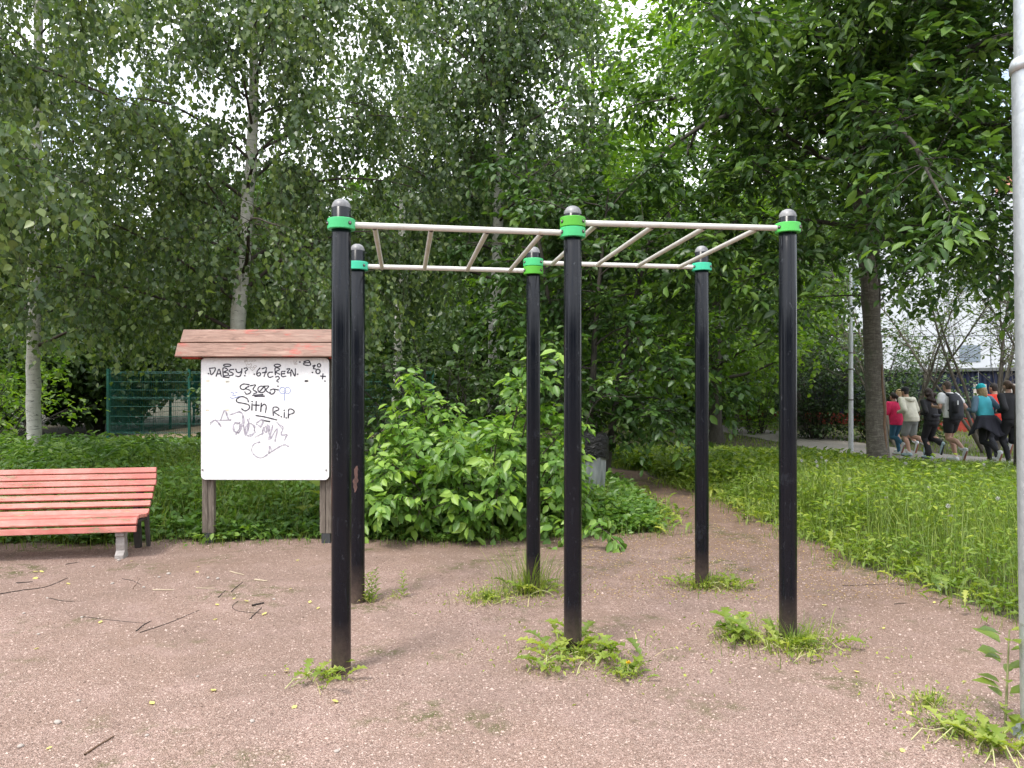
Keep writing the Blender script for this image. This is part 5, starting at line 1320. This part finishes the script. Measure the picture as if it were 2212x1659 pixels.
# ================================================================== PEOPLE
def ico(sub=2):
    bm = bmesh.new(); bmesh.ops.create_icosphere(bm, subdivisions=sub, radius=1)
    v = np.array([x.co[:] for x in bm.verts]); f = [[q.index for q in p.verts] for p in bm.faces]; bm.free(); return v, f
ICO_V, ICO_F = ico(2)
class Body:
    def __init__(s): s.m = MB()
    def ball(s, c, r):
        r = np.array([r] * 3 if np.isscalar(r) else r); s.m.add(ICO_V * r + np.array(c), ICO_F); return s
    def seg(s, a, b, ra, rb):
        a, b = np.array(a, float), np.array(b, float); V, q = tubes_vf(np.linspace(a, b, 4), np.linspace(ra, rb, 4), 14)
        n = len(V); V = np.vstack([V, a, b]); f = q.tolist()
        for i in range(14): f += [[n, (i + 1) % 14, i], [n + 1, n - 14 + i, n - 14 + (i + 1) % 14]]
        s.m.add(V, f); s.ball(a, ra * .995); s.ball(b, rb * .995); return s
    def chain(s, pts, rs):
        for i in range(len(pts) - 1): s.seg(pts[i], pts[i + 1], rs[i], rs[i + 1])
        return s
    def loft(s, rings):
        """rings: (centre, rx, ry) from bottom to top"""
        S = 20; th = np.arange(S) * 2 * np.pi / S; V = []
        for c, rx, ry in rings: V += [(c[0] + rx * math.cos(a), c[1] + ry * math.sin(a), c[2]) for a in th]
        n = len(V); V += [rings[0][0], rings[-1][0]]; f = []
        for k in range(len(rings) - 1):
            for i in range(S): f.append([k * S + i, k * S + (i + 1) % S, (k + 1) * S + (i + 1) % S, (k + 1) * S + i])
        for i in range(S): f += [[n, (i + 1) % S, i], [n + 1, n - S + i, n - S + (i + 1) % S]]
        s.m.add(V, f); return s
    def build(s, name, mat, parent, vox=.013, smooth=6, wrinkle=0):
        me = s.m.mesh(name); tmp = bpy.data.objects.new('tmp', me); COL.objects.link(tmp)
        md = tmp.modifiers.new('r', 'REMESH'); md.mode = 'VOXEL'; md.voxel_size = vox
        if wrinkle:
            tx = bpy.data.textures.get('fold') or bpy.data.textures.new('fold', 'CLOUDS'); tx.noise_scale = .09
            d = tmp.modifiers.new('d', 'DISPLACE'); d.texture = tx; d.strength = wrinkle; d.mid_level = .5
        sm = tmp.modifiers.new('s', 'SMOOTH'); sm.iterations = smooth; sm.factor = .5
        dc = tmp.modifiers.new('dec', 'DECIMATE'); dc.ratio = .28 if name == 'body' else .22
        dg = bpy.context.evaluated_depsgraph_get(); out = bpy.data.meshes.new_from_object(tmp.evaluated_get(dg)); out.name = name
        bpy.data.objects.remove(tmp); bpy.data.meshes.remove(me)
        out.materials.clear(); return mobj(name, out, mat, parent, True)

def cloth(name, c, rough=.8): return plain(name, c, rough, var=.16, scale=7, bump=.25)
SKIN = plain('skin', (.46, .27, .20), .55, var=.08); SKIN_TAN = plain('skin_tan', (.38, .20, .135), .55, var=.08)
C = {k: cloth('cloth_' + k, v) for k, v in dict(pink=(.72, .022, .115), cream=(.62, .60, .50), white=(.72, .72, .74), grey=(.22, .235, .23), black=(.012, .012, .016), charcoal=(.028, .030, .040), teal=(.07, .48, .58), slate=(.12, .20, .28),
     navy=(.018, .018, .030), red=(.60, .035, .018), denim=(.025, .10, .17), capteal=(.02, .50, .58), shoe=(.60, .62, .64), shoeblue=(.35, .47, .52), sole=(.25, .10, .07)).items()}
HAIR = {k: plain('hair_' + k, v, .6, var=.35, scale=40, bump=.6) for k, v in dict(dark=(.018, .011, .009), brown=(.075, .042, .024), blond=(.36, .25, .13), cropped=(.065, .045, .034), curly=(.024, .010, .008)).items()}

def person(px, feet_y, Y, H, rz, label, phase=0, lean=.10, top='cream', sleeves='long', sleeve_mat=None, bottom='shorts', bot='grey', shoe='shoe', hair='short', hairc='dark', cap=None, jacket_len=.0, loose=1.0, skin=SKIN, arm=(0, 0), extras=()):
    Y *= .945; x = (px - CX) / FOC * Y; z = float(hgt(x, Y))
    root = empty('person', (x, Y, z + .018), rz, label, 'person', 'joggers on the asphalt path'); s = H / 1.72; root.scale = (s, s, s)
    sgn = 1 if phase == 0 else -1
    def P(*a): return np.array(a, float)
    pel = P(0, 0, .93); ch = P(0, lean * .8, 1.28); nk = P(0, lean * 1.15, 1.47); hd = P(0, lean * 1.3 + .02, 1.61)
    # stance leg straight under the body, swing leg folded back
    legs = {}
    legs[sgn] = [P(sgn * .085, 0, .90), P(sgn * .085, .14, .50), P(sgn * .075, -.02, .085)]
    st = rng.uniform(.0, 1.0); ky, ay, az_ = .16 - .16 * st, -.16 - .24 * st, .42 - .14 * st
    legs[-sgn] = [P(-sgn * .085, 0, .90), P(-sgn * .09, ky, .48), P(-sgn * .09, ay, az_)]
    feet = {sgn: (P(sgn * .075, -.06, .045), P(sgn * .08, .15, .04)), -sgn: (P(-sgn * .09, ay - .06, az_), P(-sgn * .095, ay, az_ - .205))}
    sh = {k: P(k * .185, lean * 1.0, 1.405) for k in (-1, 1)}
    el = {k: P(k * .27, lean - (.19 if k == sgn else .05), 1.155) for k in (-1, 1)}
    hn = {k: P(k * .19, lean + (.06 if k == sgn else .20), 1.12 + (.05 if k != sgn else -.02)) for k in (-1, 1)}
    b = Body()
    b.loft([(P(0, -.01, .80), .10, .09), (P(0, -.01, .88), .165, .125), (P(0, -.005, .96), .168, .12), (P(0, lean * .35, 1.09), .138, .100), (P(0, lean * .7, 1.22), .155, .110), (P(0, lean * .95, 1.34), .172, .110), (P(0, lean * 1.05, 1.42), .145, .09), (P(0, lean * 1.1, 1.46), .075, .07)])
    b.chain([nk - P(0, .01, .04), hd - P(0, .03, .05)], [.058, .052])
    b.ball(hd, (.074, .093, .108)); b.ball(hd + P(0, .03, -.055), (.055, .065, .065)); b.ball(hd + P(0, .098, -.012), (.013, .022, .024))
    for k in (-1, 1):
        b.ball(hd + P(k * .076, -.008, -.01), (.012, .024, .034))
        b.chain([sh[k], el[k], hn[k]], [.054, .041, .027])
        # hand: palm and curled fingers
        f = unit(hn[k] - el[k]); w = hn[k] + f * .045; b.ball(w, (.026, .040, .040)); up = P(0, 0, 1)
        for i in range(4):
            q0 = w + f * .03 + up * (.027 - .018 * i); q1 = q0 + f * (.034 - .004 * abs(i - 1)) + P(-k * .012, 0, 0); q2 = q1 + P(-k * .026, 0, -.004)
            b.chain([q0, q1, q2], [.0095, .009, .008])
        b.chain([w + up * .03, w + up * .05 + f * .022, w + up * .046 + f * .048], [.011, .010, .009])
        hip, kn, an = legs[k]; mid = (kn + an) / 2 + P(0, -.02, .06)
        b.chain([hip, (hip + kn) / 2, kn], [.092, .078, .056]); b.chain([kn, mid, an], [.055, .056, .036])
        b.chain([an, feet[k][0] + P(0, 0, .01), feet[k][1]], [.034, .034, .026])
    b.build('body', skin, root, .0125, 5)
    for k in (-1, 1):        # eyes
        mobj('eye', MB().add(ICO_V * .011 + (hd + P(k * .03, .085, .012)), ICO_F).mesh('eye'), HAIR['dark'], root, True)
    # ---- top
    g = .016 * loose
    j = Body(); jl = jacket_len
    j.loft([(P(0, -.015, .93 - jl), .175 + g, .132 + g), (P(0, -.01, .98), .180 + g, .132 + g), (P(0, lean * .35 - .004, 1.09), .158 + 1.8 * g, .116 + 1.6 * g), (P(0, lean * .7, 1.22), .166 + 1.6 * g, .118 + 1.4 * g), (P(0, lean * .95, 1.34), .180 + g, .118 + g), (P(0, lean * 1.06, 1.43), .150 + g, .096 + g * .6), (P(0, lean * 1.12, 1.475), .082 + g * .3, .074 + g * .3)])
    sl = Body() if sleeve_mat else j
    for k in (-1, 1):
        if sleeves == 'long': sl.chain([sh[k], el[k], el[k] * .12 + hn[k] * .88], [.060 + g * .8, .047 + g * .9, .034 + g * .5])
        elif sleeves == 'short': sl.chain([sh[k], sh[k] * .45 + el[k] * .55], [.060 + g, .058 + g])
    j.build('jacket' if sleeves == 'long' else 'shirt', C[top], root, .0135, 4, .012)
    if sleeve_mat: sl.build('sleeves', C[sleeve_mat], root, .0135, 4, .008)['kind'] = 'stuff'
    # ---- bottoms
    q = Body()
    q.loft([(P(0, -.01, .80), .135, .115), (P(0, -.012, .87), .182, .142), (P(0, -.008, .96), .180, .134), (P(0, 0, 1.01), .160, .120)])
    for k in (-1, 1):
        hip, kn, an = legs[k]
        if bottom == 'shorts': q.chain([hip, hip * .2 + kn * .8], [.108, .100])
        elif bottom == 'short_shorts': q.chain([hip, hip * .45 + kn * .55], [.106, .100])
        elif bottom == 'leggings': q.chain([hip, (hip + kn) / 2, kn], [.098, .084, .061]); q.chain([kn, (kn + an) / 2 + P(0, -.02, .06), an], [.060, .061, .043])
        else: q.chain([hip, (hip + kn) / 2, kn], [.104, .092, .074]); q.chain([kn, (kn + an) / 2 + P(0, -.01, .03), an], [.072, .072, .076])
    q.build({'shorts': 'shorts', 'short_shorts': 'shorts', 'leggings': 'leggings'}.get(bottom, 'trousers'), C[bot], root, .0135, 4, .010)
    for k in (-1, 1):
        a, t_ = feet[k]; d = unit(t_ - a); nrm = unit(np.cross(P(1, 0, 0), d)); nrm = nrm if sgn == k and nrm[2] > 0 or sgn != k and nrm[1] < 0 else -nrm
        f = Body(); f.chain([a, a * .45 + t_ * .55, t_ + d * .035], [.046, .044, .032]); f.chain([a, legs[k][2] * .6 + a * .4], [.044, .042])
        so = f.build('shoe', C[shoe], root, .012, 3)
        u = Body(); off = (-unit(legs[k][2] - (a + t_) / 2)) * .036; u.chain([a + off - d * .01, a * .4 + t_ * .6 + off, t_ + d * .035 + off], [.030, .030, .024]); u.build('sole', C['sole' if shoe == 'shoe' else 'charcoal'], so, .012, 2)
        if bottom in ('shorts', 'short_shorts'):
            h = Body(); an, kn = legs[k][2], legs[k][1]; h.seg(an - unit(kn - an) * .02, an + unit(kn - an) * .09, .039, .043); h.build('sock', C['white'], root, .012, 2)
    # ---- hair and hats
    h = Body(); hm = HAIR[hairc]
    if hair in ('short', 'cropped'):
        h.ball(hd + P(0, -.016, .022), (.081, .092, .100 if hair == 'short' else .096)); h.ball(hd + P(0, -.045, -.035), (.066, .052, .062))
    elif hair == 'pony':
        h.ball(hd + P(0, -.014, .020), (.081, .096, .102)); h.ball(hd + P(0, -.04, -.02), (.072, .06, .07)); h.chain([hd + P(0, -.10, .03), hd + P(.01, -.15, -.02), hd + P(.02, -.15, -.16)], [.035, .042, .018])
    elif hair == 'bob':
        h.ball(hd + P(0, -.014, .016), (.081, .094, .102)); h.chain([hd + P(0, -.06, -.02), hd + P(0, -.085, -.12), hd + P(.01, -.10, -.19)], [.080, .072, .045]); h.chain([hd + P(.05, -.05, -.06), hd + P(.07, -.07, -.17)], [.04, .028]); h.chain([hd + P(-.05, -.05, -.06), hd + P(-.06, -.07, -.16)], [.04, .028])
    elif hair == 'curly':
        h.ball(hd + P(0, -.02, .03), (.098, .108, .112))
        for i in range(46):
            c_ = hd + P(rng.normal() * .06 + .03, -.10 + rng.normal() * .035, -.02 - rng.random() * .33); h.ball(c_, rng.uniform(.035, .06))
    h.build('hair', hm, root, .012, 2, .02 if hair == 'curly' else 0)
    if cap:
        c_ = Body(); c_.ball(hd + P(0, -.008, .042), (.090, .104, .092)); cp = c_.build('cap', C[cap], root, .011, 3)
        V = []; n = 12
        for i in range(n + 1):
            a = R(200 + (0 if cap != 'capteal' else 0)) + R(-220) * i / n; V += [(.085 * math.cos(R(180 - 180 * i / n)), .07 * math.sin(R(180 - 180 * i / n)) + .06, .035), (.075 * math.cos(R(180 - 180 * i / n)), .15 * math.sin(R(180 - 180 * i / n)) + .07, .018)]
        m = MB(); m.add(np.array(V) + hd, [(2 * i, 2 * i + 1, 2 * i + 3, 2 * i + 2) for i in range(n)]); me = m.mesh('peak')
        bm = bmesh.new(); bm.from_mesh(me); bmesh.ops.solidify(bm, geom=bm.faces[:], thickness=.007); bm.to_mesh(me); bm.free(); mobj('peak', me, C[cap], cp, True)
    for kind, mat_ in extras:
        e = Body()
        if kind == 'backpack':
            e.loft([(P(0, lean * .5 - .16, .90), .16, .06), (P(.0, lean * .6 - .18, .98), .185, .085), (P(0, lean * .9 - .19, 1.28), .168, .085), (P(0, lean * 1.0 - .15, 1.42), .13, .06)])
            for k in (-1, 1): e.chain([P(k * .09, lean - .15, 1.40), P(k * .12, lean - .02, 1.475), P(k * .125, lean + .12, 1.36), P(k * .15, lean * .6 + .10, 1.14), P(k * .14, lean * .5 - .13, 1.08)], [.018] * 5)
            e.build('backpack', C[mat_], root, .012, 3, .01); e2 = Body(); e2.loft([(P(-.11, lean * .6 - .27, 1.05), .075, .05), (P(-.11, lean * .7 - .28, 1.2), .075, .05), (P(-.10, lean * .8 - .25, 1.3), .05, .03)]); e2.build('side_bag', C['black'], root, .012, 3)
            bbox_obj('reflector', (-.11, lean * .72 - .335, 1.26), (.03, .012, .09), C['white'], root, .003)
        if kind == 'hood': e.chain([P(-.10, lean - .08, 1.43), P(-.05, lean - .14, 1.40), P(.05, lean - .14, 1.40), P(.10, lean - .08, 1.43)], [.04, .055, .055, .04]); e.build('hood', C[mat_], root, .013, 3, .01)
        if kind == 'bumbag': e.chain([P(-.07, -.15, 1.07), P(.07, -.15, 1.07)], [.04, .04]); e.loft([(P(0, 0, 1.05), .166, .126), (P(0, 0, 1.09), .164, .124)]); e.build('bumbag', C[mat_], root, .012, 2)
        if kind == 'tied':
            S = 40; n = 7; V = []
            for r_ in range(n):
                u = r_ / (n - 1)
                for i in range(S):
                    a = R(150) + R(240) * i / (S - 1); fl = 1 + .10 * u * math.sin(i * 1.15) + .05 * u * math.sin(i * 2.7)
                    V.append(((.20 + .16 * u) * fl * math.cos(a), (.15 + .15 * u) * fl * math.sin(a) - .03 * u, 1.04 - u * (.34 + .09 * math.cos(i / (S - 1) * 4 * math.pi))))
            m = MB(); m.add(V, [(r_ * S + i, r_ * S + i + 1, (r_ + 1) * S + i + 1, (r_ + 1) * S + i) for r_ in range(n - 1) for i in range(S - 1)]); me = m.mesh('tied_jacket')
            bm = bmesh.new(); bm.from_mesh(me); bmesh.ops.solidify(bm, geom=bm.faces[:], thickness=.012); bm.to_mesh(me); bm.free(); mobj('tied_jacket', me, C[mat_], root, True)
            e.loft([(P(0, 0, 1.00), .195, .15), (P(0, 0, 1.06), .185, .142)]); e.build('tied_sleeves', C[mat_], root, .012, 2, .01)
    return root

HD = R(14)
person(1936, 975, 20.6, 1.62, HD, 'jogger in a bright pink jacket and blue leggings half behind the cherry trunk', 0, .08, 'pink', bottom='leggings', bot='denim', hair='pony', hairc='dark', jacket_len=.10, loose=1.3)
person(1950, 975, 21.6, 1.72, HD, 'fair-haired jogger in white mostly hidden behind the cream jacket', 1, .10, 'white', bottom='short_shorts', bot='black', hair='short', hairc='blond')
person(1968, 982, 20.0, 1.74, HD + R(4), 'jogger in a cream jacket, grey shorts and black cap', 1, .13, 'cream', bottom='shorts', bot='grey', shoe='shoeblue', hair='short', hairc='dark', cap='black', jacket_len=.06, loose=1.6, extras=(('hood', 'cream'),))
person(2012, 980, 18.9, 1.66, HD, 'jogger all in black with long curly hair and a black waist bag', 1, .07, 'black', bottom='trousers', bot='black', shoe='shoeblue', hair='curly', hairc='curly', extras=(('bumbag', 'charcoal'),))
person(2056, 988, 17.8, 1.80, HD, 'jogger in white tee and black shorts carrying a charcoal backpack', 0, .09, 'white', sleeves='short', bottom='short_shorts', bot='black', hair='cropped', hairc='cropped', skin=SKIN, extras=(('backpack', 'charcoal'), ('hood', 'charcoal')))
person(2131, 1000, 16.6, 1.68, HD, 'jogger in a teal top and teal cap with a dark jacket tied round the waist', 0, .10, 'teal', sleeve_mat='slate', bottom='leggings', bot='black', hair='bob', hairc='blond', cap='capteal', extras=(('tied', 'navy'),))
person(2158, 995, 18.0, 1.76, HD, 'jogger in a red jacket mostly hidden behind the teal top', 1, .10, 'red', bottom='leggings', bot='charcoal', hair='short', hairc='dark', jacket_len=.05, loose=1.5)
person(2184, 1002, 16.3, 1.74, HD - R(3), 'jogger in black half hidden by the galvanised lamp post', 1, .06, 'black', bottom='leggings', bot='black', hair='pony', hairc='brown')
